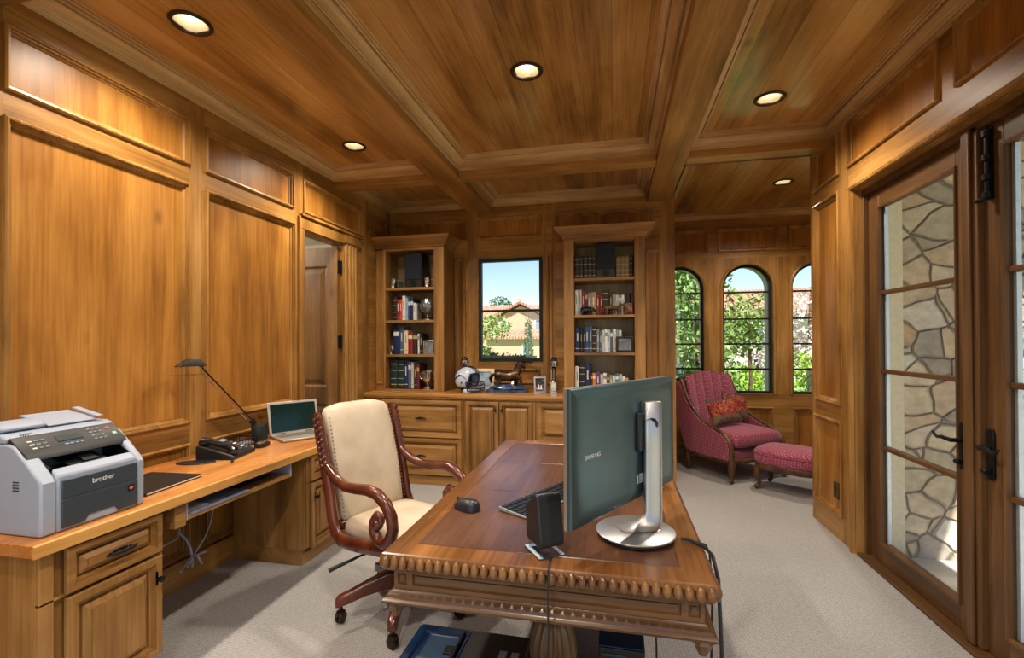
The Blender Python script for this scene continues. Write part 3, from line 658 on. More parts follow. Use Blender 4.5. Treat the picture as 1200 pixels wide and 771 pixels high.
# ---- bookcases
def bookcase(x0, x1, o0, o1, zs, label, side):
    t = thing('bookcase', label, 'bookcase', ((x0+x1)/2, 4.85, .935), 0, 'open bookcases on the base cabinets')
    yf, yb = 4.72, YB-.028; z0, z1 = .9365, 2.49
    m = MB(); m.box(x0, x0+.02, yf+.02, yb, z0, z1); m.box(x1-.02, x1, yf+.02, yb, z0, z1); m.box(x0+.02, x1-.02, yb-.02, yb, z0, z1, 1); m.box(x0+.02, x1-.02, yf+.02, yb-.02, z1-.03, z1); m.box(x0+.02, o0, yf+.02, yb-.02, z0, z1-.03); m.box(o1, x1-.02, yf+.02, yb-.02, z0, z1-.03)
    obj('carcass', m, [CABV, BACKB], t)
    m = MB(); m.box(x0, o0, yf, yf+.019, z0, z1); m.box(o1, x1, yf, yf+.019, z0, z1); m.box(o0, o1, yf, yf+.019, 2.462, z1, 1); m.box(o0, o1, yf, yf+.019, z0, .952, 1); obj('face_frame', m, [CABV, CABX], t, bevel=.002)
    for z in zs:
        m = MB(); m.box(o0+.001, o1-.001, yf+.006, yb-.021, z-.028, z); obj('shelf', m, CABX, t, bevel=.002)
    m = MB(); P_ = [(0,2.485),(.006,2.488),(.012,2.5),(.014,2.512),(.03,2.524),(.052,2.55),(.072,2.57),(.08,2.578),(.082,2.592),(.09,2.6),(.09,2.608),(0,2.608)]
    rs = []
    for a, z in P_:
        xa = x0-a if side == 'r' else -2.574
        rs.append([(xa, yb-.001, z), (xa, yf-a-.0005, z), (x1+a, yf-a-.0005, z), (x1+a, yb-.001, z)])
    m.loft(rs, True, True, True); obj('crown_molding', m, CABX, t, smooth=False)
    return t
BACKB = wood('bookcase_back', 'z', lin(104,82,54), lin(150,128,96), lin(178,160,130), knots=False)
LBZ = (2.059, 1.705, 1.333); RBZ = (2.098, 1.727, 1.352)
bookcase(-2.475, -1.773, -2.452, -1.885, LBZ, 'left open bookcase beside the hall door, speaker and trophies on its shelves', 'l')
m = MB(); m.box(-2.575, -2.4775, 4.735, 4.75, .9365, 2.48); m.ring((-2.57, 4.735, 1.0), (1,0,0), (0,0,1), (0,-1,0), .09, 1.46, [(0,0),(.004,.01),(.012,.012),(.02,.004),(.03,.002)], True); trim(m, WV, smooth=False)
bookcase(-.49, .305, -.388, .203, RBZ, 'right open bookcase behind the monitor with five matching dark volumes on top shelf', 'r')
# ------------------------------------------------------------------ books and things on the shelves
ORD = ['first','second','third','fourth','fifth','sixth','seventh','eighth','ninth','tenth','eleventh','twelfth','thirteenth','fourteenth','fifteenth','sixteenth','seventeenth','eighteenth']
PAGE = plain('book_pages', lin(222,212,190), .8)
GOLDL = plain('spine_gilt', lin(190,160,100), .5)
SILVL = plain('spine_white', lin(220,220,220), .5)
COLS = {'black': (26,26,30), 'navy': (28,42,84), 'dark teal': (14,52,58), 'red': (138,34,38), 'orange-red': (196,72,48), 'white': (226,228,226), 'pale blue': (150,178,206), 'blue': (40,76,120),
        'cream': (226,206,168), 'dark brown': (58,38,30), 'maroon': (104,36,44), 'grey': (128,132,134), 'tan': (168,140,100), 'olive': (112,96,60), 'grey-green': (126,146,134), 'purple': (96,54,110), 'orange': (206,126,44), 'teal': (40,120,126), 'light grey': (190,196,198), 'slate blue': (74,98,126)}
BM = {}
def bmat(c):
    if c not in BM: BM[c] = plain('book_'+c.replace(' ', '_').replace('-', '_'), lin(*COLS[c]), .45, var=.06)
    return BM[c]
def book(x, yf, z, w, h, d, c, label, group, lean=0, bands=1):
    """cover boards, rounded spine facing -Y, page block, lettering bands on the spine"""
    m = MB(); t = min(.003, w*.14); n = 6
    sp = [(x+w/2-w/2*math.cos(math.pi*k/n), yf+.006-.006*math.sin(math.pi*k/n)) for k in range(n+1)]
    out = sp+[(x+w, yf+d), (x+w-t, yf+d), (x+w-t, yf+.008), (x+t, yf+.008), (x+t, yf+d), (x, yf+d)]
    m.prism(out, 'z', z, z+h, 0)
    m.box(x+t+.0002, x+w-t-.0002, yf+.0085, yf+d-.004, z+.003, z+h-.005, 1)
    for f0, f1 in ([(.12,.15),(.34,.36),(.62,.64),(.84,.87)] if bands == 2 else [(.14,.16),(.45,.78)] if bands == 1 else [(.70,.86)]):
        q = [(x+w/2-(w/2+.0004)*math.cos(math.pi*(.18+.64*k/4)), yf+.0056-.0064*math.sin(math.pi*(.18+.64*k/4))) for k in range(5)]
        if bands == 1 and f1-f0 > .1: q = [(x+w/2+(a-x-w/2)*.4, b-.0003) for a, b in q]
        for a, b in zip(q, q[1:]): m.poly([(*a, z+h*f0), (*b, z+h*f0), (*b, z+h*f1), (*a, z+h*f1)], 2)
    if lean: m.rot('Y', lean, (x+(w if lean > 0 else 0), yf, z))
    o = obj('book', m, [bmat(c), PAGE, GOLDL if c in ('dark teal','maroon','dark brown','olive','black') else (SILVL if c not in ('white','cream','light grey','pale blue') else bmat('grey'))], smooth=False, fix=False)
    tag(o, label, 'book', group); return o
def row(x, z, yf, items, where, group, tall=False):
    """items: (colour, width, height[, lean])"""
    n = 0
    for it in items:
        c, w, h = it[:3]; ln = it[3] if len(it) > 3 else 0
        book(x, yf+random.uniform(0,.012), z+.0008, w, h, min(.2, h*.72), c, '%s book, %s from the left on %s' % (c, ORD[n], where), group, ln, 2 if c in ('dark teal','black','olive') and w > .034 else random.choice((0,1,1)))
        x += w+.0012+(abs(math.sin(R(ln)))*h if ln else 0); n += 1
    return x
LX = -2.448
# left bookcase
row(-2.395, 1.705, 4.77, [('black',.05,.26),('red',.034,.235),('orange-red',.03,.235),('white',.036,.27),('pale blue',.03,.245),('blue',.026,.235),('navy',.034,.24),('white',.024,.19),('light grey',.02,.175)], 'second shelf of the hall-door bookcase', 'books on the second shelf of the left bookcase')
row(-2.445+.045, 1.333, 4.80, [('navy',.075,.285),('slate blue',.045,.30),('cream',.05,.262),('red',.055,.24),('dark brown',.038,.236),('black',.02,.236),('white',.02,.225),('black',.034,.225)], 'third shelf of the hall-door bookcase', 'books on the third shelf of the left bookcase')
row(-2.430, .952, 4.79, [('dark teal',.078,.315),('dark teal',.084,.31),('navy',.042,.31),('slate blue',.036,.30),('light grey',.03,.29),('dark brown',.036,.275),('maroon',.03,.27)], 'lowest shelf of the hall-door bookcase', 'books on the lowest shelf of the left bookcase')
# right bookcase
row(-.384, 2.098, 4.78, [('black',.043,.235),('black',.042,.235),('black',.043,.237),('black',.042,.236),('black',.043,.235)], 'top shelf of the monitor-side bookcase', 'dark matching volumes on the top shelf')
row(.027, 2.098, 4.78, [('olive',.042,.21),('olive',.042,.212),('olive',.041,.21),('black',.038,.22)], 'top shelf right of the tall speaker', 'olive volumes right of the shelf speaker')
row(-.382, 1.727, 4.80, [('white',.03,.26),('light grey',.034,.262),('red',.028,.25),('maroon',.03,.24),('grey',.03,.23),('tan',.055,.235),('red',.03,.215),('maroon',.034,.215),('black',.06,.255),('dark brown',.03,.23),('grey-green',.028,.21),('light grey',.03,.2),('grey-green',.026,.2),('white',.03,.2)], 'second shelf of the monitor-side bookcase', 'books on the second shelf of the right bookcase')
row(-.384, 1.352, 4.78, [('navy',.05,.25),('black',.026,.235),('black',.024,.24),('blue',.036,.26),('slate blue',.03,.262),('black',.044,.265),('grey',.028,.23),('slate blue',.024,.215),('light grey',.026,.225),('white',.026,.23),('light grey',.024,.226),('slate blue',.024,.225),('white',.03,.236),('grey-green',.026,.225),('white',.026,.22),('black',.022,.21)], 'third shelf of the monitor-side bookcase', 'books on the third shelf of the right bookcase')
row(-.384, .952, 4.77, [('white',.038,.26),('black',.06,.285),('navy',.05,.28),('dark brown',.022,.19),('orange',.03,.19),('purple',.045,.2),('light grey',.026,.18),('white',.034,.19),('maroon',.026,.175),('grey-green',.03,.17),('white',.024,.165),('teal',.036,.185),('light grey',.03,.18),('white',.03,.16),('black',.03,.17)], 'lowest shelf of the monitor-side bookcase', 'books on the lowest shelf of the right bookcase')

def speaker_box(x0, x1, y0, z, h, label, cone=True):
    t = thing('shelf_speaker', label, 'speaker', ((x0+x1)/2, y0+.09, z), 0, 'black shelf speakers')
    m = MB(); m.box(x0, x1, y0+.004, y0+.2, z+.001, z+h); obj('cabinet', m, BLK, t, bevel=.004)
    m = MB(); m.box(x0+.006, x1-.006, y0-.006, y0+.003, z+.09, z+h-.006); obj('grille', m, plain('grille_cloth', lin(16,30,44), .8, bump=.4, bscale=500), t, bevel=.004)
    m = MB(); xc = (x0+x1)/2
    m.lathe([(.0005,.0),(.012,.004),(.018,.001),(.03,-.004),(.034,-.001),(.034,.006)], 20, (0,0,0)); m.xf(lambda v: Vector((xc+v.x, y0+.0-.001-v.z*1, z+.05+v.y))); obj('tweeter', m, IRON, t)
speaker_box(-2.24, -2.045, 4.76, 2.059, .375, 'black loudspeaker on the top shelf between two silver mugs')
speaker_box(-.163, .02, 4.76, 2.098, .35, 'black loudspeaker on the top shelf between rows of old volumes')

def mug(x, y, z, mat, label, s=1):
    t = thing('mug', label, 'mug', (x, y, z), 0, 'metal mugs on the top shelf')
    m = MB(); m.lathe([(.036*s,.001),(.04*s,.004),(.036*s,.012),(.037*s,.09*s),(.041*s,.096*s),(.037*s,.096*s),(.033*s,.09*s),(.032*s,.014),(.0005,.012)], 20, (x,y,z)); obj('body', m, mat, t)
    m = MB(); m.tube([(x+.034*s,y,z+.078*s),(x+.058*s,y,z+.08*s),(x+.066*s,y,z+.058*s),(x+.06*s,y,z+.034*s),(x+.036*s,y,z+.025*s)], .005, 8); obj('handle', m, mat, t)
mug(-2.395, 4.80, 2.059, SILV, 'silver mug left of the black speaker on the top shelf', 1.15)
mug(-1.99, 4.80, 2.059, SILV, 'silver mug right of the black speaker on the top shelf', 1.15)
mug(-2.292, 4.765, 2.059, plain('dark_green_enamel', lin(24,44,40), .3), 'small dark mug beside the silver mug on the top shelf', .62)

def trophy_bowl():
    t = thing('trophy_globe', 'large silver globe-shaped trophy beside the books on second shelf', 'trophy', (-1.99, 4.81, 1.705))
    c = (-1.99, 4.81, 1.705)
    m = MB(); m.lathe([(.05,.001),(.05,.012),(.03,.02),(.016,.04),(.014,.06),(.03,.07)], 20, c); obj('foot', m, SILV, t)
    m = MB(); m.lathe([(.02,.068),(.06,.085),(.086,.125),(.09,.165),(.078,.205),(.07,.225),(.064,.225),(.072,.2),(.082,.165),(.078,.13),(.055,.095),(.0005,.08)], 24, c); obj('bowl', m, plain('cut_crystal_silver', lin(150,160,164), .12, .85, var=.35, scale=70, bump=.8, bscale=90), t)
trophy_bowl()
t = thing('loving_cup', 'two-handled silver cup on the lowest shelf of the bookcase by the hall door', 'trophy', (-1.985, 4.79, .952)); c = (-1.985, 4.79, .952)
m = MB(); m.lathe([(.05,.001),(.05,.02),(.04,.03),(.018,.045),(.02,.06),(.052,.09),(.064,.13),(.062,.17),(.07,.195),(.066,.195),(.058,.17),(.0005,.1)], 24, c); obj('cup', m, SILV, t)
for s in (-1, 1):
    m = MB(); m.tube([(c[0]+s*.058,c[1],c[2]+.11),(c[0]+s*.085,c[1],c[2]+.115),(c[0]+s*.094,c[1],c[2]+.15),(c[0]+s*.08,c[1],c[2]+.178),(c[0]+s*.06,c[1],c[2]+.165)], .006, 8); obj('handle', m, SILV, t)
t = thing('medal_stand', 'small round silver medallion on a stand in front of the navy book', 'ornament', (-2.40, 4.745, 1.333))
m = MB(); m.lathe([(.022,.0),(.022,.006),(.008,.012),(.006,.03)], 14, (-2.40,4.745,1.334)); obj('base', m, SILV, t)
m = MB(); m.lathe([(.0005,-.006),(.03,-.006),(.034,-.003),(.034,.003),(.03,.006),(.0005,.006)], 20, (0,0,0)); m.xf(lambda v: Vector((-2.40+v.x, 4.745+v.z, 1.334+.062+v.y))); obj('disc', m, SILV, t)

def photo_frame(x, y, z, w, h, mat, inner, label, lean=12, yaw=0, mat2=None, bord=.022, marks=None, name='photo_frame', st=None):
    t = thing(name, label, 'picture frame', (x, y, z+.001), R(yaw))
    st = st or .08+h*.1
    m = MB(); m.ring((-w/2, 0, 0), (1,0,0), (0,0,1), (0,-1,0), w, h, [(0,-.012),(0,0),(.004,.003),(bord-.004,.003),(bord,-.004),(bord,-.008)], False); m.box(-w/2+.003, w/2-.003, .0125, .016, .003, h-.003)
    sh = math.tan(R(lean)); m.xf(lambda v: Vector((v.x, v.y+v.z*sh, v.z))); obj('frame', m, mat, t, world=False)
    m = MB(); m.poly([(-w/2+bord-.002,.007,bord-.002),(w/2-bord+.002,.007,bord-.002),(w/2-bord+.002,.007,h-bord+.002),(-w/2+bord-.002,.007,h-bord+.002)]); m.xf(lambda v: Vector((v.x, v.y+v.z*sh, v.z))); obj('picture', m, inner, t, world=False, smooth=False)
    m = MB(); m.prism([(.017,h*.75),(.019,h*.75),(st+.005,.0012),(st,.0012)], 'x', -.02, .02); m.xf(lambda v: Vector((v.x, v.y+ (v.z*sh if v.z > h*.5 else 0), v.z))); obj('strut', m, BLK, t, world=False)
    if marks: marks(t, w, h, sh)
    return t
BLUPIC = speckle('blue_photograph', [(.3, lin(70,100,140)), (.5, lin(150,176,204)), (.7, lin(206,216,226))], 9, .35, 0)
DARKPIC = speckle('dark_photograph', [(.4, lin(14,14,18)), (.55, lin(60,58,60)), (.7, lin(170,166,160))], 14, .35, 0)
GREYPIC = speckle('grey_photograph', [(.3, lin(40,50,60)), (.6, lin(120,130,136)), (.8, lin(190,190,186))], 16, .35, 0)
photo_frame(-1.965, 4.75, 1.333, .115, .15, SILV, GREYPIC, 'small silver photo frame at right end of the third shelf', 6, 6, bord=.014, st=.03)
photo_frame(.108, 4.74, 1.352, .17, .16, BRONZE, GREYPIC, 'dark framed photo at right end of third shelf behind the monitor', 4, -2, st=.022)
# ornaments of the right bookcase
def animal(name, x, y, z, L, mat, label, kind):
    t = thing(name, label, 'figurine', (x, y, z)); m = MB()
    if kind == 'elephant':
        rings = [(-.5,.22,.04),(-.44,.24,.15),(-.2,.25,.2),(.05,.25,.2),(.2,.26,.17),(.32,.27,.14),(.42,.25,.12),(.5,.2,.07)]
        m.loft([[(L*a, L*r*.75*math.cos(2*math.pi*k/12), L*(zc+.12+r*math.sin(2*math.pi*k/12))) for k in range(12)] for a, zc, r in rings])
        for a, s in ((-.36,1),(-.36,-1),(.14,1),(.14,-1)): m.tube([(L*a,L*s*.09,L*.3),(L*a,L*s*.09,L*.12),(L*a,L*s*.09,.0015)], [L*.08,L*.075,L*.085], 8)
        m.tube([(L*.47,0,L*.34),(L*.56,0,L*.2),(L*.57,0,L*.08),(L*.62,0,L*.05)], [L*.07,L*.05,L*.035,L*.025], 8)
        for s in (-1, 1): m.superbox((L*.3,L*s*.15,L*.4), (L*.2,L*.05,L*.24), .8, .8, 12, 6)
    else:
        m.tube([(-L*.4,0,L*.34),(-L*.2,0,L*.37),(L*.1,0,L*.35),(L*.28,0,L*.38)], [L*.1,L*.11,L*.1,L*.09], 10)
        for a, s in ((-.36,1),(-.34,-1),(.2,1),(.22,-1)): m.tube([(L*a,L*s*.05,L*.33),(L*(a+.03),L*s*.05,L*.16),(L*a,L*s*.05,.0015)], [L*.07,L*.04,L*.035], 8)
        m.tube([(L*.26,0,L*.4),(L*.38,0,L*.52),(L*.48,0,L*.5)], [L*.08,L*.06,L*.045], 8); m.tube([(-L*.4,0,L*.36),(-L*.52,0,L*.25),(-L*.5,0,L*.12)], [L*.03,L*.025,L*.015], 6)
    return obj('body', m, mat, t, world=False)
animal('elephant_figurine', -.255, 4.762, 1.727, .15, BLKG, 'small black elephant figurine before books on second shelf', 'elephant')
animal('tiger_figurine', .0, 4.762, 1.727, .2, speckle('figurine_brown', [(.4, lin(40,24,18)), (.6, lin(120,70,40))], 20, .3), 'brown striped animal figurine before the second shelf books', 'cat')
t = thing('carved_bottle', 'brown carved box with black stopper at right end of second shelf', 'ornament', (.145, 4.80, 1.727))
m = MB(); m.superbox((.145,4.80,1.727+.0615), (.1,.09,.12), .25, .3, 20, 10); obj('box', m, speckle('carved_wood', [(.4, lin(50,28,20)), (.55, lin(120,74,44)), (.7, lin(190,150,110))], 24, .4), t)
m = MB(); m.lathe([(.03,.1235),(.03,.15),(.024,.155),(.024,.2),(.028,.205),(.028,.21),(.0005,.212)], 16, (.145,4.80,1.727)); obj('stopper', m, BLK, t)
# ------------------------------------------------------------------ things on the window-wall cabinet top
TZ = .9355
def helmet():
    t = thing('football_helmet', 'white football helmet with dark face mask on the cabinet top', 'helmet', (-1.49, 4.67, TZ), R(-16))
    t.scale = (1.15,)*3
    SH = plain('helmet_white', lin(186,196,214), .2, coat=.6, var=.02); NAV = plain('helmet_navy', lin(22,30,58), .3)
    m = MB(); n = 28; rings = []                                     # shell, open at the face (local +X is the front)
    c = (0, 0, .12); rx, ry, rz = .125, .098, .112
    for j in range(0, 15):
        ph = R(90-j*(128/14)); row_ = []
        a0 = 0 if ph > R(28) else R(52+ (R(28)-ph)*16)                 # face opening half-angle grows below the brow
        for k in range(n+1):
            th = a0+(2*math.pi-2*a0)*k/n
            row_.append((c[0]+rx*math.cos(ph)*math.cos(th)+.001, c[1]+ry*math.cos(ph)*math.sin(th), c[2]+rz*math.sin(ph)))
        rings.append(row_)
    m.loft(rings, False, False, False)
    o = obj('shell', m, SH, t, world=False, fix=False); s = o.modifiers.new('thick', 'SOLIDIFY'); s.thickness = .006; s.offset = 0
    edge = [Vector(rw[0]) for rw in rings if abs(rw[0][1]) > .02]; edge2 = [Vector(rw[-1]) for rw in rings if abs(rw[-1][1]) > .02]
    m = MB(); m.tube([tuple(p*1.0) for p in edge[::-1]+edge2], .007, 8); obj('edge_trim', m, NAV, t, world=False)
    for a in (-.016, .016):
        m = MB(); m.tube([(c[0]+(rx+.003)*math.cos(R(q)), a, c[2]+(rz+.003)*math.sin(R(q))) for q in range(30, 200, 10)], .007, 6); obj('stripe', m, NAV, t, world=False)
    for s_ in (-1, 1):
        m = MB()
        def on(x, z): return (x, s_*(ry*1.02*math.sqrt(max(.02, 1-(x/rx)**2-((z-c[2])/rz)**2))+.005), z)
        for k in range(14):
            q0, q1 = k/14, (k+1)/14; x0, x1 = -.10+.15*q0, -.10+.15*q1; zc = lambda q: .105+.05*math.sin(math.pi*q*.9); wd = lambda q: .016*(1-q)+.004 if int(q*14) % 3 else .022*(1-q)+.004
            m.poly([on(x0, zc(q0)), on(x1, zc(q1)), on(x1, zc(q1)+wd(q1)), on(x0, zc(q0)+wd(q0))])
        obj('emblem', m, NAV, t, world=False)
        m = MB(); m.sphere((-.005, s_*.097, .095), .009, 8, 6); obj('ear_rivet', m, NAV, t, world=False)
    m = MB()
    arc = lambda z, r, w, a: [(r*math.cos(R(q))+.02, w*math.sin(R(q)), z) for q in range(-a, a+1, 14)]
    for z, r, a in ((.1,.13,80),(.075,.14,74),(.045,.138,74),(.022,.128,70)): m.tube(arc(z, r, .1, a), .0045, 6)
    for y in (-.035, .035): m.tube([(.145,y,.1),(.155,y,.075),(.155,y,.045),(.142,y,.02)], .0045, 6)
    for s_ in (-1, 1): m.tube([(.04,s_*.1,.1),(.05,s_*.1,.06),(.06,s_*.097,.022)], .0045, 6)
    obj('face_mask', m, NAV, t, world=False)
    m = MB(); m.superbox((-.04,0,.095), (.13,.15,.14), .6, .8, 16, 8); obj('lining', m, BLK, t, world=False)
    m = MB(); m.tube([(.07,-.075,.04),(.1,-.04,.03),(.105,0,.028),(.1,.04,.03),(.07,.075,.04)], .012, 8, flat=.6); obj('chin_strap', m, SH, t, world=False)
    for s_ in (-1, 1):
        m = MB(); m.superbox((.035,s_*.07,.02), (.08,.03,.038), .6, .6, 12, 6); obj('jaw_pad', m, SH, t, world=False)
helmet()
MATP = plain('passepartout_blue', lin(120,140,176), .6)
WFR = plain('pale_wood_frame', lin(236,214,168), .5, var=.08, scale=14)
photo_frame(-1.365, 4.87, TZ, .20, .235, WFR, BLUPIC, 'pale wooden picture frame standing behind the white helmet', 8, 0, bord=.036)
BORDW = plain('grey_silver_frame', lin(170,170,176), .3, .6)
def couple(t, w, h, sh):
    m = MB()
    for x, hh in ((-.012,.088),(.012,.08)):
        m.prism([(x-.01,.035),(x+.011,.035),(x+.007,hh-.015),(x-.006,hh-.015)], 'y', .0035, .006); m.lathe([(.0005,-.0012),(.007,-.0012),(.007,.0012),(.0005,.0012)], 10, (0,0,0)); i0 = len(m.v)-40
        m.xf(lambda v: Vector((x+v.x, .0048+v.z, hh-.008+v.y)), i0)
    m.xf(lambda v: Vector((v.x, v.y+v.z*sh, v.z))); obj('photo_figures', m, PAPER, t, world=False)
photo_frame(-.74, 4.74, TZ, .125, .165, BORDW, DARKPIC, 'silver framed photo of two people right of the horse statue', 10, 14, bord=.02, marks=couple)
def pedestal_trophy(x, y, label, plaque, s=1.0):
    t = thing('ball_trophy', label, 'trophy', (x, y, TZ), 0, 'silver ball trophies flanking the window'); c = (x, y, TZ)
    m = MB(); m.box(x-.036, x+.036, y-.036, y+.036, TZ+.001, TZ+.02); m.box(x-.03, x+.03, y-.03, y+.03, TZ+.0205, TZ+.11); obj('base', m, SILV if plaque else BLKG, t, bevel=.003)
    if plaque:
        m = MB(); m.prism([(x-.02,TZ+.065),(x,TZ+.045),(x+.02,TZ+.065),(x,TZ+.1)], 'y', y-.032, y-.0305); obj('badge', m, PAPER, t)
    m = MB(); m.lathe([(.03,.1105),(.022,.125),(.016,.15),(.014,.2),(.018,.24),(.03,.255)], 18, c); obj('column', m, BLKG, t)
    for k in range(3):
        a = k*2.1+.6; m = MB(); m.tube([(x+.022*math.cos(a),y+.022*math.sin(a),TZ+.12),(x+.026*math.cos(a),y+.026*math.sin(a),TZ+.25)], .005, 8); obj('rod', m, SILV, t)
    m = MB(); m.lathe([(.012,.2555),(.042,.27),(.05,.3),(.05,.325),(.04,.33),(.0005,.3)], 22, c); obj('cup', m, SILV, t)
    m = MB(); m.sphere((x,y,TZ+.333), .036, 18, 12); obj('ball', m, BLKG, t)
pedestal_trophy(-1.60, 4.90, 'dark ball trophy standing behind the white football helmet', False)
pedestal_trophy(-.605, 4.80, 'ball trophy with a square white-badged base beside the silver photo', True)
def horse():
    BZ = speckle('bronze_patina', [(.3, lin(30,22,16)), (.5, lin(70,50,34)), (.7, lin(128,104,76))], 9, .32, .1); BZ.node_tree.nodes['Principled BSDF'].inputs['Metallic'].default_value = .85
    BLU = speckle('blue_glazed_base', [(.3, lin(18,30,56)), (.55, lin(50,84,130)), (.72, lin(160,186,210))], 10, .2, .3)
    t = thing('horse_statue', 'bronze horse statue on a blue rocky base under the window', 'statue', (-1.09, 4.78, TZ))
    m = MB(); m.box(-.21,.21,-.08,.08,.001,.03); m.loft([[(.2*q*math.cos(a), .075*q*math.sin(a), .0305+z+.006*math.sin(5*a)*q) for a in [2*math.pi*k/28 for k in range(28)]] for q, z in ((1,.008),(.9,.026),(.6,.04),(.25,.048))]); obj('base', m, BLU, t, world=False)
    m = MB()
    body = [(-.135,.165,.03),(-.115,.172,.05),(-.07,.172,.056),(-.02,.162,.05),(.03,.165,.05),(.075,.178,.054),(.11,.186,.046),(.125,.19,.03)]
    m.loft([[(x, r*.78*math.cos(2*math.pi*k/14), z+r*math.sin(2*math.pi*k/14)) for k in range(14)] for x, z, r in body])
    m.tube([(.085,0,.19),(.115,0,.235),(.135,0,.275),(.138,0,.30)], [.046,.036,.028,.022], 12, flat=.7)
    m.tube([(.12,0,.305),(.15,0,.295),(.175,0,.262),(.185,0,.245)], [.022,.024,.016,.013], 10, flat=.75)
    for s in (-1, 1): m.tube([(.13,s*.01,.315),(.132,s*.012,.338)], [.008,.002], 6)
    for pts in ([(-.115,.028,.15),(-.1,.03,.11),(-.13,.03,.085),(-.125,.03,.05)], [(-.11,-.028,.15),(-.075,-.03,.115),(-.1,-.03,.085),(-.09,-.03,.05)], [(.085,.026,.16),(.09,.026,.11),(.085,.026,.08),(.09,.026,.05)], [(.1,-.026,.165),(.14,-.028,.14),(.15,-.028,.105),(.135,-.028,.085)]):
        m.tube(pts, [.034,.02,.013,.014], 10)
    obj('horse_body', m, BZ, t, world=False)
    m = MB(); m.tube([(-.13,0,.19),(-.165,0,.18),(-.185,0,.14),(-.18,0,.09)], [.012,.02,.02,.006], 8); obj('tail', m, BZ, t, world=False)
    m = MB(); m.tube([(.13,0,.325),(.112,0,.3),(.09,0,.262),(.07,0,.225)], [.008,.014,.016,.008], 8, flat=.5); obj('mane', m, BZ, t, world=False)
    m = MB(); m.lathe([(.0005,0),(.022,.004),(.028,.022),(.02,.04),(.0005,.044)], 12, (.06,-.035,.07)); obj('rock', m, SILV, t, world=False)
horse()

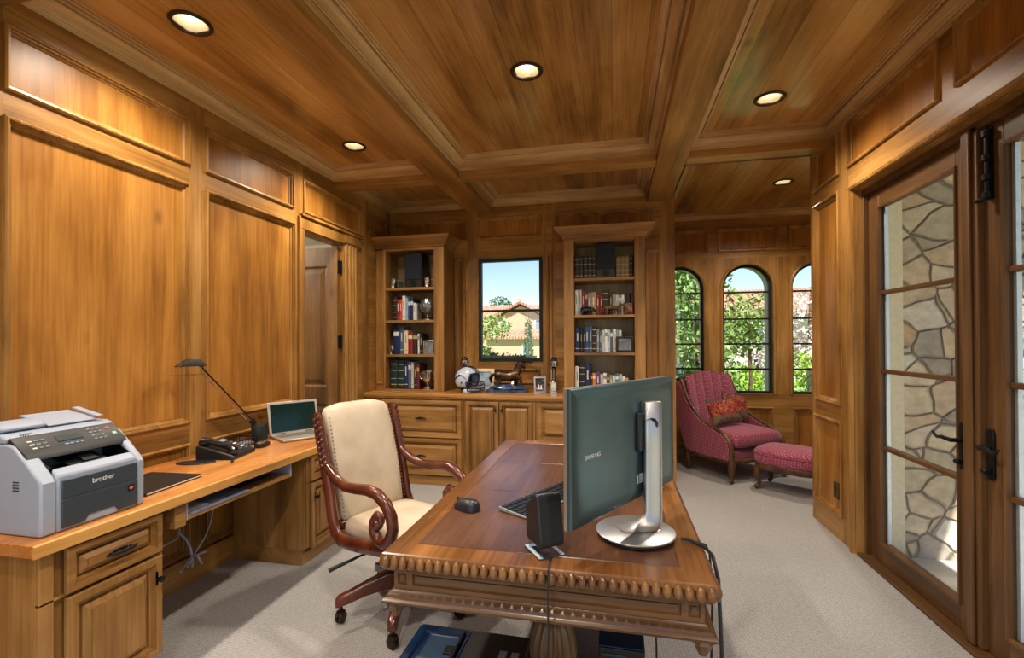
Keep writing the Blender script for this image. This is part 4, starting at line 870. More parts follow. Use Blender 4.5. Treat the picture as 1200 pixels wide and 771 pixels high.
# ------------------------------------------------------------------ things on the left counter
def printer():
    t = thing('printer', 'white office laser printer with black front on the near end of the counter', 'printer', (-1.985, 1.262, CZ+.001))
    W = .375                                                          # local: x = -depth (0 at the front), y along the front
    prof = [(-.002,.0),(.0,.012),(.0,.19),(-.012,.207),(-.045,.238),(-.085,.278),(-.13,.318),(-.16,.326),(-.40,.326),(-.42,.31),(-.42,.0)]
    # side walls and back; the tray bay is left open between them
    m = MB(); m.prism(prof, 'y', .0, .05); m.prism(prof, 'y', W-.032, W); 
    m.box(-.42, -.18, .0505, W-.0325, .0, .325); m.box(-.18, -.001, .0505, W-.0325, .0, .205)
    m.prism([(-.001,.2055),(-.001,.19),(-.03,.2055),(-.03,.232)], 'y', .0505, W-.0325)
    obj('housing', m, WHT, t, world=False, bevel=.008, ang=30)
    m = MB(); m.prism([(-.036,.232),(-.05,.2065),(-.178,.2065),(-.178,.27),(-.10,.262)], 'y', .052, .0575); m.prism([(-.036,.232),(-.05,.2065),(-.178,.2065),(-.178,.27),(-.10,.262)], 'y', W-.039, W-.034); m.box(-.178,-.032,.058,W-.0395,.206,.212); obj('output_bay', m, BLKG, t, world=False)
    m = MB(); m.prism([(-.055,.2165),(-.055,.222),(-.16,.25),(-.16,.244)], 'y', .135, .27); m.prism([(-.06,.226),(-.1,.238),(-.12,.265),(-.115,.267),(-.09,.243),(-.058,.231)], 'y', .185, .235); obj('paper_stop', m, BLK, t, world=False, bevel=.002)
    # front cover, cassette and their seam
    FR = plain('printer_front', lin(52,62,72), .45, var=.03)
    m = MB(); m.box(.0005,.006,.064,W-.033,.118,.187); obj('front_cover', m, FR, t, world=False, bevel=.003)
    m = MB(); m.prism([(.064,.012),(.064,.115),(W-.033,.115),(W-.033,.012),(W-.11,.012),(W-.125,.034),(.155,.034),(.14,.012)], 'x', .0005, .006); obj('paper_cassette', m, FR, t, world=False, bevel=.002)
    m = MB(); m.box(.0062,.0078,W-.075,W-.05,.075,.1); obj('badge', m, BLK, t, world=False)
    m = MB(); m.prism([(W-.0625,.079),(W-.054,.0875),(W-.0625,.096),(W-.071,.0875)], 'x', .0079, .0086); obj('warning_mark', m, plain('mark_red', lin(220,110,80), .5), t, world=False)
    # control panel: black wedge across the slope
    m = MB(); m.prism([(-.075,.262),(-.085,.288),(-.162,.346),(-.19,.34),(-.17,.31),(-.1,.262)], 'y', .008, W-.012); p = obj('control_panel', m, BLK, t, world=False, bevel=.003)
    def onp(u, y): return (-.085-.077*u, y, .288+.058*u)
    Un, Vn = Vector((0,1,0)), Vector((-.077,0,.058)).normalized(); Nn = Un.cross(Vn)
    def key(y, u, w, h, mat, nm):
        m = MB(); o = Vector(onp(u, y)); m.ring(tuple(o-Un*w/2-Vn*h/2), Un, Vn, Nn, w, h, [(0,-.002),(0,.002),(.001,.003)], True); obj(nm, m, mat, p, world=False)
    KEY = plain('key_grey', lin(120,126,130), .5); LCD = plain('lcd', lin(60,72,74), .2)
    key(.175, .55, .085, .03, LCD, 'display')
    for r in range(4):
        for q in range(3): key(.255+q*.018, .2+r*.2, .012, .007, KEY, 'key')
    for r in range(3):
        for q in range(3): key(.05+q*.02, .25+r*.2, .014, .006, PAPER if q == 0 else KEY, 'key')
    for q in range(4): key(.15+q*.018, .2, .013, .007, plain('key_blue', lin(120,136,190), .5) if q < 3 else KEY, 'key')
    key(.335, .35, .016, .014, plain('key_green', lin(150,200,170), .5), 'start_key'); key(.325, .72, .016, .01, plain('key_red', lin(190,80,80), .5), 'stop_key')
    # lid and feeder with its flap
    m = MB(); m.prism([(-.17,.327),(-.165,.345),(-.2,.358),(-.40,.362),(-.42,.352),(-.42,.327)], 'y', .0, W); obj('scanner_lid', m, WHT, t, world=False, bevel=.006)
    m = MB(); m.prism([(-.21,.3625),(-.2,.374),(-.22,.388),(-.3,.395),(-.36,.388),(-.38,.3635)], 'y', .01, .15); obj('document_feeder', m, WHT, t, world=False, bevel=.008)
    m = MB(); m.prism([(-.2,.363),(-.2,.369),(-.26,.385),(-.36,.402),(-.362,.396),(-.26,.378)], 'y', .155, .33); obj('document_tray', m, WHT, t, world=False, bevel=.002)
    m = MB(); m.prism([(-.2,.374),(-.19,.38),(-.33,.414),(-.335,.408)], 'y', .325, .352); obj('paper_support', m, WHT, t, world=False, bevel=.002)
    text_mesh('logo', 'brother', .026, plain('logo_white', lin(230,232,236), .4), t, frame_M((.0066, .205, .158), (0,1,0), (0,0,1)))
    text_mesh('model_lettering', 'MFC', .02, BLK, t, frame_M((-.1668, .06, .348), (0,1,0), (.05,0,1)))
    for z in (.16,.17,.18,.19): 
        m = MB(); m.box(-.13,-.1,-.0012,-.0004,z,z+.005); obj('side_vent', m, FR, t, world=False)
printer()
t = thing('binder', 'closed flat black binder lying between printer and phone', 'binder', (-2.22, 1.89, CZ+.001), R(4))
m = MB(); m.box(-.15,.145,-.19,.12,.0,.004); m.box(-.148,.143,-.186,.116,.0045,.011, 1); m.box(-.15,.145,-.19,.12,.0115,.0155); m.prism([(-.195,.0),(-.1905,.0),(-.1905,.0155),(-.195,.0155)], 'x', -.15, .145); obj('cover', m, [BLK, PAPER], t, world=False, bevel=.001)
def phone():
    t = thing('desk_phone', 'black desk telephone with coiled cord on the counter', 'telephone', (-2.32, 2.42, CZ+.001), R(12))
    # local +X towards the user; keypad slopes up to the back
    m = MB(); m.prism([(.11,.0),(.112,.02),(.09,.03),(-.1,.085),(-.12,.08),(-.12,.0)], 'y', -.10, .13); obj('base', m, BLK, t, world=False, bevel=.008)
    Un, Vn = Vector((0,1,0)), Vector((-.19,0,.055)).normalized(); Nn = Un.cross(Vn)
    def pad(y, u, w, h, mat, nm):
        m = MB(); o = Vector((.09,0,.03))+Vn*u+Un*y; m.ring(tuple(o-Un*w/2-Vn*h/2), Un, Vn, Nn, w, h, [(0,-.001),(0,.003),(.002,.004)], True); obj(nm, m, mat, t, world=False)
    K = plain('phone_key', lin(90,96,106), .4)
    pad(.055, .17, .12, .035, plain('phone_display', lin(150,162,160), .15), 'display')
    for r in range(4):
        for q in range(3): pad(.0+q*.025, .03+r*.026, .018, .014, K, 'key')
    for r in range(5): pad(.095, .02+r*.026, .03, .012, PAPER if r % 2 else K, 'key')
    m = MB(); m.tube([(.095,-.065,.052),(.06,-.065,.075),(-.0,-.065,.088),(-.06,-.065,.105),(-.095,-.065,.104)], [.024,.02,.017,.02,.026], 12, flat=1.25); m.superbox((.085,-.065,.046), (.055,.06,.035), .6, .7, 14, 8); m.superbox((-.088,-.065,.098), (.055,.06,.035), .6, .7, 14, 8); h = obj('handset', m, BLKG, t, world=False)
    pts = []; n = 150
    for k in range(n+1):
        s = k/n; cx = .10-.02*s+.05*math.sin(math.pi*s); cy = -.10-.09*math.sin(math.pi*s)+.05*s; pts.append((cx+.0*s, cy, .010))
    coil = [(p[0]+.007*math.cos(k*1.9)*0, p[1]+.008*math.cos(k*1.9), p[2]+.008*math.sin(k*1.9)) for k, p in enumerate(pts)]
    m = MB(); m.tube(coil, .0022, 5); obj('coiled_cord', m, BLK, t, world=False)
phone()
t = thing('phone_mat', 'black oval pad in front of the desk telephone', 'pad', (-2.36, 2.25, CZ+.0005), R(20))
m = MB(); m.lathe([(.0005,.0),(1,.0),(1,.6),(.96,1),(.0005,1)], 40, (0,0,0)); m.xf(lambda v: Vector((v.x*.105, v.y*.05, v.z*.006))); obj('pad', m, BLK, t, world=False)
t = thing('desk_organizer', 'black wire letter tray behind the telephone', 'letter tray', (-2.46, 2.655, CZ+.001))
m = MB()
for z in (.004,.05): m.tube([(-.07,-.1,z),(.07,-.1,z),(.07,.1,z),(-.07,.1,z)], .004, 6, closed=True)
for k in range(9): m.tube([(-.07,-.1+.025*k,.05),(-.07,-.1+.025*k,.004),(.07,-.1+.025*k,.004),(.07,-.1+.025*k,.05)], .002, 5)
obj('wire_basket', m, IRON, t, world=False)
m = MB(); m.box(-.06,.06,-.09,.09,.0065,.02); obj('papers_inside', m, plain('slate_paper', lin(110,118,136), .6), t, world=False)
t = thing('handset_charger', 'small silver cordless phone cradle before the lamp base', 'telephone', (-2.30, 2.70, CZ+.001), R(15))
m = MB(); m.superbox((0,0,.012), (.07,.13,.024), .4, .6, 20, 8); obj('cradle', m, BLK, t, world=False)
m = MB(); m.superbox((0,.0,.032), (.045,.12,.018), .5, .6, 20, 8); obj('handset', m, SILV, t, world=False)
def lamp_desk():
    t = thing('desk_lamp', 'dark desk lamp with two thin rods and a winged shade', 'desk lamp', (-2.44, 2.83, CZ+.001))
    m = MB(); n = 14
    out = [(.058*math.cos(R(-90+180*k/n)), .058*math.sin(R(-90+180*k/n))) for k in range(n+1)]
    m.loft([[(x*.98, y*.98, .0) for x, y in out], [(x, y, .004) for x, y in out], [(x, y, .118+y*.12) for x, y in out], [(x*.95, y*.95, .124+y*.12) for x, y in out]]); obj('base', m, plain('lamp_green_black', lin(30,40,38), .35, .2), t, world=False, ang=50)
    m = MB(); m.box(-.010,-.001,-.06,-.03,.0,.17); obj('arm_bracket', m, BLK, t, world=False, bevel=.002)
    a, b = Vector((.0,-.04,.14)), Vector((.02,-.50,.56))
    m = MB(); m.tube([tuple(a), tuple(b)], .005, 8); obj('arm', m, plain('lamp_arm', lin(50,26,26), .3, .4), t, world=False)
    m = MB(); m.tube([tuple(a+Vector((-.03,0,-.01))), tuple(b+Vector((-.03,.04,-.05)))], .003, 8); obj('tension_rod', m, SILV, t, world=False)
    m = MB(); m.tube([tuple(a+Vector((-.035,0,.0))), tuple(a+Vector((.01,0,.0)))], .012, 10); obj('pivot', m, BLK, t, world=False)
    m = MB(); c = b+Vector((0,-.06,.0))
    m.loft([[(c.x+sx*.055*q, c.y-.075*(1 if sy < 0 else -.75)*q2, c.z+dz) for sx, sy, q, q2 in ((-1,-1,.25,1.25),(1,-1,.25,1.25),(1,1,1,1),(-1,1,1,1))] for dz in (-.004,.0)]+[[(c.x+sx*.025, c.y+.02+sy*.03, c.z+.038) for sx, sy in ((-1,-1),(1,-1),(1,1),(-1,1))]]); obj('lamp_shade', m, plain('lamp_shade_dark', lin(44,44,38), .4, .3), t, world=False, bevel=.003)
    m = MB(); m.box(c.x-.05, c.x+.05, c.y-.09, c.y+.05, c.z-.055, c.z-.05); obj('glass_shield', m, CLEAR, t, world=False, smooth=False)
    for s in (-1, 1):
        m = MB(); m.tube([(c.x+s*.045, c.y+.03, c.z-.05), (c.x+s*.045, c.y+.03, c.z-.004)], .002, 6); obj('shield_pin', m, SILV, t, world=False)
    m = MB(); m.tube([(c.x,c.y+.05,c.z+.01),tuple(b+Vector((0,.02,-.01)))], .011, 10); obj('head_pivot', m, BLK, t, world=False)
lamp_desk()
def laptop():
    t = thing('laptop', 'open silver laptop with a dark screen at the far end of the counter', 'laptop', (-2.24, 3.03, CZ+.001), R(-32))
    m = MB(); m.box(-.125,.125,-.18,.18,.002,.018); obj('base', m, plain('laptop_silver', lin(180,172,160), .35, .5), t, world=False, bevel=.004)
    m = MB(); m.box(-.095,.015,-.16,.16,.0182,.0195); k = obj('keyboard', m, plain('laptop_keys', lin(96,92,90), .5), t, world=False)
    for r in range(5):
        m = MB()
        for q in range(13): m.box(-.092+r*.021,-.075+r*.021,-.157+q*.0242,-.137+q*.0242,.0197,.0215)
        obj('key_row', m, plain('laptop_key_%d' % r, lin(120,116,112), .5), k, world=False)
    m = MB(); m.box(.03,.10,-.05,.05,.0182,.019); obj('touchpad', m, plain('touchpad', lin(160,154,146), .3), t, world=False)
    i = MB(); i.box(-.137,-.128,-.182,.182,.012,.255); i.rot('Y', -14, (-.13,0,.015)); l = obj('lid', i, plain('laptop_lid', lin(186,178,166), .35, .5), t, world=False, bevel=.003)
    i = MB(); i.box(-.1278,-.127,-.165,.165,.03,.238); i.rot('Y', -14, (-.13,0,.015)); obj('screen', i, plain('laptop_screen', lin(18,38,34), .12), l, world=False)
    for s in (-.1, .1):
        i = MB(); i.tube([(-.13,s-.025,.016),(-.13,s+.025,.016)], .007, 8); obj('hinge', i, BLK, t, world=False)
laptop()
# ------------------------------------------------------------------ the big desk
DX0, DX1, DY0, DY1, DZ = -.752, .284, 1.418, 3.24, .768
def desk():
    t = thing('desk', 'large carved wooden desk with beaded edge and leather top in the room centre', 'desk', (-.235, 2.33, 0))
    LEA = wood('desk_top_leather', 'y', lin(48,30,22), lin(86,56,40), lin(120,84,62), rough=.3, fig=.5, knots=False, coat=.2)
    nt = LEA.node_tree; b = nt.nodes['Principled BSDF']          # fine scratches on the worn top
    cd = coords(nt, (6,60,6), False); n = noise(nt, cd, 3.0, 2, .5, 3.0); r = ramp(nt, [(.655,(0,0,0,1)),(.68,(1,1,1,1))]); nt.links.new(n.outputs['Fac'], r.inputs[0])
    mx = N(nt, 'ShaderNodeMix', data_type='RGBA'); src = b.inputs['Base Color'].links[0].from_socket; nt.links.new(math_n(nt, 'MULTIPLY', r.outputs[0], .35), mx.inputs['Factor']); nt.links.new(src, mx.inputs[6]); mx.inputs[7].default_value = lin(176,130,96); nt.links.new(mx.outputs[2], b.inputs['Base Color'])
    b1 = .085; s1 = .008
    m = MB(); w, l = DX1-DX0, DY1-DY0; o = (DX0, DY0, DZ)
    # border boards mitred around three inset fields
    m.ring(o, (1,0,0), (0,1,0), (0,0,1), w, l, [(0,-.02),(0,-.004),(.004,0),(b1,0),(b1+.002,-.002),(b1+.004,-.002)], False, 0)
    obj('top_border', m, DESK, t, smooth=False)
    ys = [DY0+b1+.004, DY0+b1+.62, DY0+b1+1.14, DY1-b1-.004]
    m = MB()
    for a, c in zip(ys, ys[1:]): m.ring((DX0+b1+.004, a, DZ-.002), (1,0,0), (0,1,0), (0,0,1), w-2*b1-.008, c-a, [(0,0),(.002,-.0015),(.004,.0015)], True)
    obj('writing_surface', m, LEA, t, smooth=False, fix=False)
    m = MB()                                                         # row of egg-shaped beads all round
    def bead(x, y, nx, ny):
        i0 = len(m.v); m.sphere((0,0,0), 1, 8, 6); m.xf(lambda v: Vector((x+nx*(v.x*.016)-ny*v.y*.0148, y+ny*(v.x*.016)+nx*v.y*.0148, DZ-.030+v.z*.0235)), i0)
    p = .0305; nx_ = round((DX1-DX0)/p); ny_ = round((DY1-DY0)/p)
    for k in range(nx_): 
        x = DX0+(k+.5)*(DX1-DX0)/nx_; bead(x, DY0, 0, -1); bead(x, DY1, 0, 1)
    for k in range(ny_):
        y = DY0+(k+.5)*(DY1-DY0)/ny_; bead(DX0, y, -1, 0); bead(DX1, y, 1, 0)
    obj('beaded_edge', m, DESKX if 0 else BEAD, t, ang=70)
    m = MB(); 
    def band(prof):
        rs = [[(DX0+a, DY0+a, z), (DX1-a, DY0+a, z), (DX1-a, DY1-a, z), (DX0+a, DY1-a, z)] for a, z in prof]; m.loft(rs, True, True, True)
    band([(.03,.7),(.012,.706),(.006,.716),(.008,.7475),(.03,.7478)]); obj('bead_backing', m, DESKX, t, smooth=False)
    m = MB()
    ax0, ax1, ay0, ay1 = DX0+.03, DX1-.03, DY0+.03, DY1-.03; h0, h1 = .64, .6995
    def side(o, U, Nn, L, pans):
        o, U, Nn = Vector(o), Vector(U), Vector(Nn); us = split(0, L, [c for q in pans for c in q]); zs = [0, .014, .052, h1-h0]
        for a, c in zip(us, us[1:]):
            inp = any(q[0] < (a+c)/2 < q[1] for q in pans)
            for e, f in zip(zs, zs[1:]):
                if inp and e == .014: m.ring(tuple(o+U*a+Vector((0,0,e))), U, (0,0,1), Nn, c-a, f-e, [(0,0),(.003,-.008),(.007,-.008),(.009,-.004)], True)
                else: m.poly([tuple(o+U*a+Vector((0,0,e))), tuple(o+U*c+Vector((0,0,e))), tuple(o+U*c+Vector((0,0,f))), tuple(o+U*a+Vector((0,0,f)))])
    fx = ax1-ax0; fy = ay1-ay0
    side((ax0,ay0,h0), (1,0,0), (0,-1,0), fx, [(.012,.045),(.065,fx-.065),(fx-.045,fx-.012)]); side((ax1,ay1,h0), (-1,0,0), (0,1,0), fx, [(.012,.045),(.065,fx-.065),(fx-.045,fx-.012)])
    side((ax1,ay0,h0), (0,1,0), (1,0,0), fy, [(.012,.045),(.065,fy/2-.02),(fy/2+.02,fy-.065),(fy-.045,fy-.012)]); side((ax0,ay1,h0), (0,-1,0), (-1,0,0), fy, [(.012,.045),(.065,fy/2-.02),(fy/2+.02,fy-.065),(fy-.045,fy-.012)])
    obj('apron', m, DESKX, t, smooth=False, fix=False)
    m = MB(); band([(.05,.598),(.008,.598),(.0,.602),(-.002,.610),(.004,.616),(.008,.618),(.012,.626),(.022,.632),(.028,.6395),(.05,.6395)]); obj('lower_molding', m, DESKX, t, ang=30)
    for x in (DX0+.035, DX1-.035):
        for y in (DY0+.035, DY1-.035):
            m = MB(); m.lathe([(.03,.597),(.033,.588),(.026,.58),(.024,.57),(.017,.558),(.012,.548),(.0005,.544)], 16, (x,y,0), flute=8, amp=.12); obj('pendant', m, DESKX, t)
    for y in (1.80, 2.86):
        c = ((DX0+DX1)/2, y, 0)
        m = MB(); m.lathe([(.07,.597),(.07,.575),(.055,.565),(.05,.52),(.06,.50),(.062,.47),(.05,.455),(.052,.43),(.064,.42),(.06,.41)], 48, c); obj('leg_capital', m, LEGW, t)
        m = MB(); m.lathe([(.055,.41,.2),(.07,.38,.8),(.088,.33,1),(.094,.28,1),(.088,.23,1),(.068,.17,.9),(.05,.12,.4),(.046,.105,0)], 84, c, flute=14, amp=.2); obj('leg', m, LEGW, t, ang=80)
        m = MB(); m.lathe([(.05,.105),(.075,.095),(.08,.075),(.06,.06),(.085,.045),(.1,.03),(.1,.0015)], 48, c); obj('foot', m, LEGW, t)
    m = MB(); m.box(-.26, -.21, 1.87, 2.79, .055, .085); obj('stretcher', m, DESK, t, bevel=.006)
BEAD = wood('bead_wood', 'z', lin(60,36,16), lin(108,70,34), lin(146,104,58), rough=.16, knots=False, coat=.5)
LEGW = wood('leg_wood', 'z', lin(58,38,18), lin(106,76,42), lin(150,118,76), rough=.32, knots=False, coat=.2)
desk()
SZ = DZ+.0015
# ------------------------------------------------------------------ things on the desk
def monitor():
    t = thing('monitor', 'large flat monitor seen from behind on a round steel stand', 'monitor', (.075, 1.725, SZ))
    a = Vector((-.4415, 1.309, 0)); b = Vector((.2265, 1.994, 0))     # ends of the panel on plan
    def cam(l, d): return Vector((l*.9771-d*.2127, l*.2127+d*.9771, 0))
    a, b = cam(.170, 1.395), cam(.655, 1.912); U = (b-a).normalized(); W = (b-a).length; Nn = Vector((U.y, -U.x, 0))   # back faces the viewer
    z0, z1 = .892, 1.318; tl = .02
    def pt(u, v, d): return tuple(a+U*(u)+Nn*d+Vector((0,0,z0+v)))
    H_ = z1-z0
    PB = plain('monitor_back', lin(74,98,106), .3, .7, var=.06, scale=5)
    ntb = PB.node_tree; cdb = coords(ntb, (1,1,220), False); nb = noise(ntb, cdb, 1.2, 2); bpb = N(ntb, 'ShaderNodeBump'); bpb.inputs['Strength'].default_value = .12; bpb.inputs['Distance'].default_value = .002; ntb.links.new(nb.outputs['Fac'], bpb.inputs['Height']); ntb.links.new(bpb.outputs[0], ntb.nodes['Principled BSDF'].inputs['Normal'])
    m = MB(); o = Vector(pt(0,0,0)); m.ring(tuple(o), U, (0,0,1), Nn, W, H_, [(0,-.008),(0,.0),(.004,.004),(.03,.011),(.06,.013)], True); obj('back_shell', m, PB, t, ang=20)
    m = MB(); m.ring(tuple(o), U, (0,0,1), Nn, W, H_, [(.004,-.0085),(0,-.0095),(0,-.022),(.002,-.024)], False); obj('bezel', m, ALU, t)
    m = MB(); m.ring(tuple(o), -U, (0,0,1), -Nn, -W, H_, [(0,0)], False) if 0 else None
    s = MB(); s.poly([pt(.002,.002,-.0235), pt(.002,H_-.002,-.0235), pt(W-.002,H_-.002,-.0235), pt(W-.002,.002,-.0235)]); obj('screen', s, BLKG, t, smooth=False, fix=False)
    LW = plain('logo_silver', lin(210,216,220), .35)
    text_mesh('logo', 'SAMSUNG', .019, LW, t, frame_M(Vector(pt(.105,.21,.0136))-wloc(t), U, (0,0,1)))
    m = MB()
    for k in range(5): q = Vector(pt(.40,.088-.007*k,.0136)); m.poly([tuple(q), tuple(q+U*.03), tuple(q+U*.03+Vector((0,0,.004))), tuple(q+Vector((0,0,.004)))])
    m.poly([pt(.385,.06,.0136), pt(.393,.06,.0136), pt(.393,.09,.0136), pt(.385,.09,.0136)]); obj('sticker', m, LW, t, smooth=False)
    # round base
    c = (.072, 1.722, SZ)
    m = MB(); m.lathe([(.0005,.026),(.134,.022),(.138,.019),(.136,.014),(.0005,.014)], 64, c); obj('base_plate', m, ALU, t)
    m = MB(); m.lathe([(.128,.0137),(.128,.002),(.1,.0),(.0005,.0)], 48, c); obj('base_underside', m, BLK, t)
    # flat pole rising from a flared foot
    pc = Vector((.135, 1.755)); D = Vector((U.x, U.y)); E = Vector((-U.y, U.x))
    rings = []
    for z, w, d, off in ((.0265,.075,.05,-.055),(.03,.06,.035,-.035),(.045,.042,.022,-.012),(.08,.033,.016,0),(.3,.032,.016,0),(.472,.032,.016,0),(.474,.030,.014,0)):
        ctr = pc+Vector((.955,.296))*off
        A = Vector((.955,.296)); B = Vector((-.296,.955)); rr = []
        for k in range(20):
            th = 2*math.pi*k/20; q = ctr+A*(w*math.copysign(abs(math.cos(th))**.5, math.cos(th)))+B*(d*math.copysign(abs(math.sin(th))**.5, math.sin(th))); rr.append((q.x, q.y, SZ+z))
        rings.append(rr)
    m = MB(); m.loft(rings); obj('pole', m, ALU, t, ang=50)
    # bracket between pole and panel
    q0 = Vector((pc.x, pc.y, SZ+.36)); mid = a+U*(W*.6)+Vector((0,0,z0+H_*.62))+Nn*.014
    A3, B3 = Vector((.955,.296,0)), Vector((-.296,.955,0))
    m = MB(); m.tube([tuple(q0+B3*.02+Vector((0,0,.02))), tuple(q0+B3*.05-A3*.02+Vector((0,0,.045))), tuple(mid+Nn*.03), tuple(mid)], [.03,.035,.035,.03], 12, flat=.7)
    obj('bracket', m, BLK, t)
    m = MB(); m.box(-.045,.045,-.002,.012,-.09,.05); M4 = frame_M(mid+Nn*.001, U, Nn); m.xf(lambda v: M4 @ Vector((v.x, v.y, -v.z if 0 else v.z)) if 0 else mid+U*v.x+Nn*v.y+Vector((0,0,v.z))); obj('mount_plate', m, BLK, t, bevel=.004)
    m = MB(); m.box(pc.x-.03, pc.x+.03, pc.y+.017, pc.y+.02, SZ+.02, SZ+.30); obj('cable_cover', m, BLK, t)
monitor()
def speaker(x, y, rz, label, lean=True):
    t = thing('computer_speaker', label, 'speaker', (x, y, SZ), R(rz), 'computer speakers beside the monitor'); t.scale = (1.05, 1.05, 1.15)
    # local: -X is the front of the box, tilted back; stands on a clear folded foot
    m = MB(); m.prism([(-.05,.03),(-.052,.05),(-.03,.165),(-.02,.175),(.055,.13),(.06,.12),(.05,.035),(.04,.028)], 'y', -.042, .042); obj('cabinet', m, BLK, t, world=False, bevel=.006)
    m = MB(); m.prism([(-.0515,.045),(-.0335,.148),(-.036,.152),(-.055,.046)], 'y', -.036, .036); obj('grille', m, plain('speaker_cloth', lin(24,28,30), .9), t, world=False)
    m = MB(); m.box(.056,.078,-.03,.03,.05,.10); obj('rear_bracket', m, BLK, t, world=False, bevel=.004)
    m = MB(); m.lathe([(.009,.0),(.009,.012)], 12, (0,0,0)); m.xf(lambda v: Vector((.052+v.z, -.0+v.x, .115+v.y))); obj('jack', m, SILV, t, world=False)
    m = MB(); m.box(-.05,.06,-.045,.045,.0,.003); m.prism([(-.046,.0032),(-.046,.028),(-.042,.028),(-.042,.0032)], 'y', -.04, .04); m.prism([(.03,.0032),(.03,.027),(.034,.027),(.034,.0032)], 'y', -.04, .04); obj('stand', m, CLEAR, t, world=False, smooth=False)
    m = MB(); m.box(-.048,.058,-.043,-.03,.0032,.0045); m.box(-.048,.058,.03,.043,.0032,.0045); m.box(.04,.058,-.03,.03,.0032,.0045); obj('stand_rim', m, plain('frosted_rim', lin(196,216,230), .3), t, world=False)
    m = MB(); m.tube([(.064,.0,.115),(.085,.005,.1),(.085,.01,.05),(.06,.012,.02),(.05,.01,.01)], .0025, 6); obj('cable', m, BLK, t, world=False)
    return t
speaker(-.225, 1.53, 125, 'near black computer speaker on a clear stand at the front of the desk')
speaker(.165, 2.32, 110, 'far black computer speaker half hidden behind the monitor')
t = thing('computer_mouse', 'black computer mouse on the desk in front of the chair', 'mouse', (-.60, 1.86, SZ), R(62)); t.scale = (1.15, 1.15, 1.1)
m = MB(); m.superbox((0,0,.0), (.065,.11,.075), .75, .75, 24, 14); m.xf(lambda v: Vector((v.x, v.y, max(.0, v.z)*(1-.25*v.y/.055)))); obj('shell', m, plain('mouse_dark', lin(34,36,44), .35), t, world=False, ang=60)
m = MB(); m.tube([(0,.02,.0315),(0,.04,.024)], .005, 8); obj('scroll_wheel', m, SILV, t, world=False)
m = MB(); m.box(-.0008,.0008,.012,.05,.0,.034); obj('button_seam', m, BLK, t, world=False)
def keyboard():
    t = thing('keyboard', 'slim black and silver keyboard between the mouse and the monitor', 'keyboard', (-.29, 2.03, SZ), R(61))
    m = MB(); m.prism([(-.075,.0),(-.075,.006),(.075,.016),(.075,.0)], 'x', -.23, .23); m.xf(lambda v: v); obj('base', m, plain('keyboard_silver', lin(150,156,160), .35, .4), t, world=False, bevel=.002)
    for r in range(5):
        m = MB()
        for q in range(15): m.box(-.222+q*.0298,-.196+q*.0298,-.066+r*.027,-.043+r*.027,.0085+r*.0018,.0125+r*.0018)
        obj('key_row', m, BLK, t, world=False)
keyboard()
tag(obj('stand_cable', MB().tube([(.222,1.695,SZ+.012),(.245,1.688,SZ+.014),(.29,1.66,SZ+.006),(.312,1.635,SZ-.01),(.322,1.60,.70),(.322,1.56,.5),(.315,1.53,.25),(.33,1.5,.05),(.36,1.44,.0065),(.42,1.3,.0065)], .006, 8), BLK), 'thick black cable from the monitor stand over the right desk edge to the carpet', 'cable')
tag(obj('speaker_cord', MB().tube([(-.20,1.505,SZ+.004),(-.198,1.44,SZ+.004),(-.197,1.402,SZ+.002),(-.197,1.3945,SZ-.03),(-.197,1.398,.62),(-.197,1.405,.52),(-.199,1.47,.2),(-.18,1.56,.0045),(-.12,1.6,.0045)], .003, 6), BLK), 'thin black cord hanging down the desk front from the near speaker', 'cable')
tag(obj('second_cable', MB().tube([(.27,1.70,SZ+.004),(.30,1.68,SZ+.004),(.309,1.665,SZ-.02),(.312,1.645,.6),(.30,1.62,.3),(.26,1.60,.0055),(.2,1.58,.0055)], .004, 6), BLK), 'thinner black cable beside the stand cable behind the desk corner', 'cable')
tag(obj('looped_cable', MB().tube([(-.07,1.75,.006),(-.1,1.78,.03),(-.12,1.86,.006),(-.08,1.9,.006),(-.0705,1.95,.06)], .004, 6), BLK), 'looped cord on the carpet left of the blue-black box under the desk', 'cable')
tag(obj('floor_power_cable', MB().tube([(.18,2.2,.55),(.17,2.1,.4),(.16,1.95,.15),(.14,1.77,.0055),(.1,1.6,.0055)], .004, 6), BLK), 'thin cable hanging from under the desk right of the blue-black box', 'cable')
# ------------------------------------------------------------------ under the desk
t = thing('equipment_case', 'low black case with glossy blue end lying on the carpet under the desk', 'equipment case', (-.62, 1.74, 0))
m = MB(); prof = [(-.245,.002),(-.255,.02),(-.25,.13),(-.235,.19),(-.22,.198),(.27,.198),(.27,.002)]
m.prism(prof, 'y', -.23, .235); obj('body', m, BLK, t, world=False, bevel=.008)
m = MB(); m.ring((-.225,-.215,.199), (1,0,0), (0,1,0), (0,0,1), .235, .43, [(0,-.002),(.004,.006),(.035,.006),(.045,-.0005),(.06,-.0005)], True); obj('glossy_end', m, plain('blue_gloss', lin(20,52,92), .12, .4, coat=.6), t, world=False, smooth=False)
m = MB(); m.ring((-.16,.0,.2045), (1,0,0), (0,1,0), (0,0,1), .15, .16, [(0,0),(.004,.004),(.01,.0015)], True); obj('tray_rim', m, plain('tray_blue', lin(40,70,100), .3), t, world=False, smooth=False)
m = MB(); m.box(-.02,-.008,-.05,.19,.2055,.222); m.box(-.06,-.02,.04,.09,.2065,.214); obj('paper_guide', m, IRON, t, world=False, bevel=.002)
for k in range(2):
    m = MB(); m.box(.16+.05*k,.19+.05*k,-.06,.12,.1985,.2); obj('label', m, plain('label_%d' % k, lin(150,176,190), .5), t, world=False)
t = thing('subwoofer', 'upright blue-black box on the carpet below the monitor end of the desk', 'subwoofer', (.022, 1.93, 0))
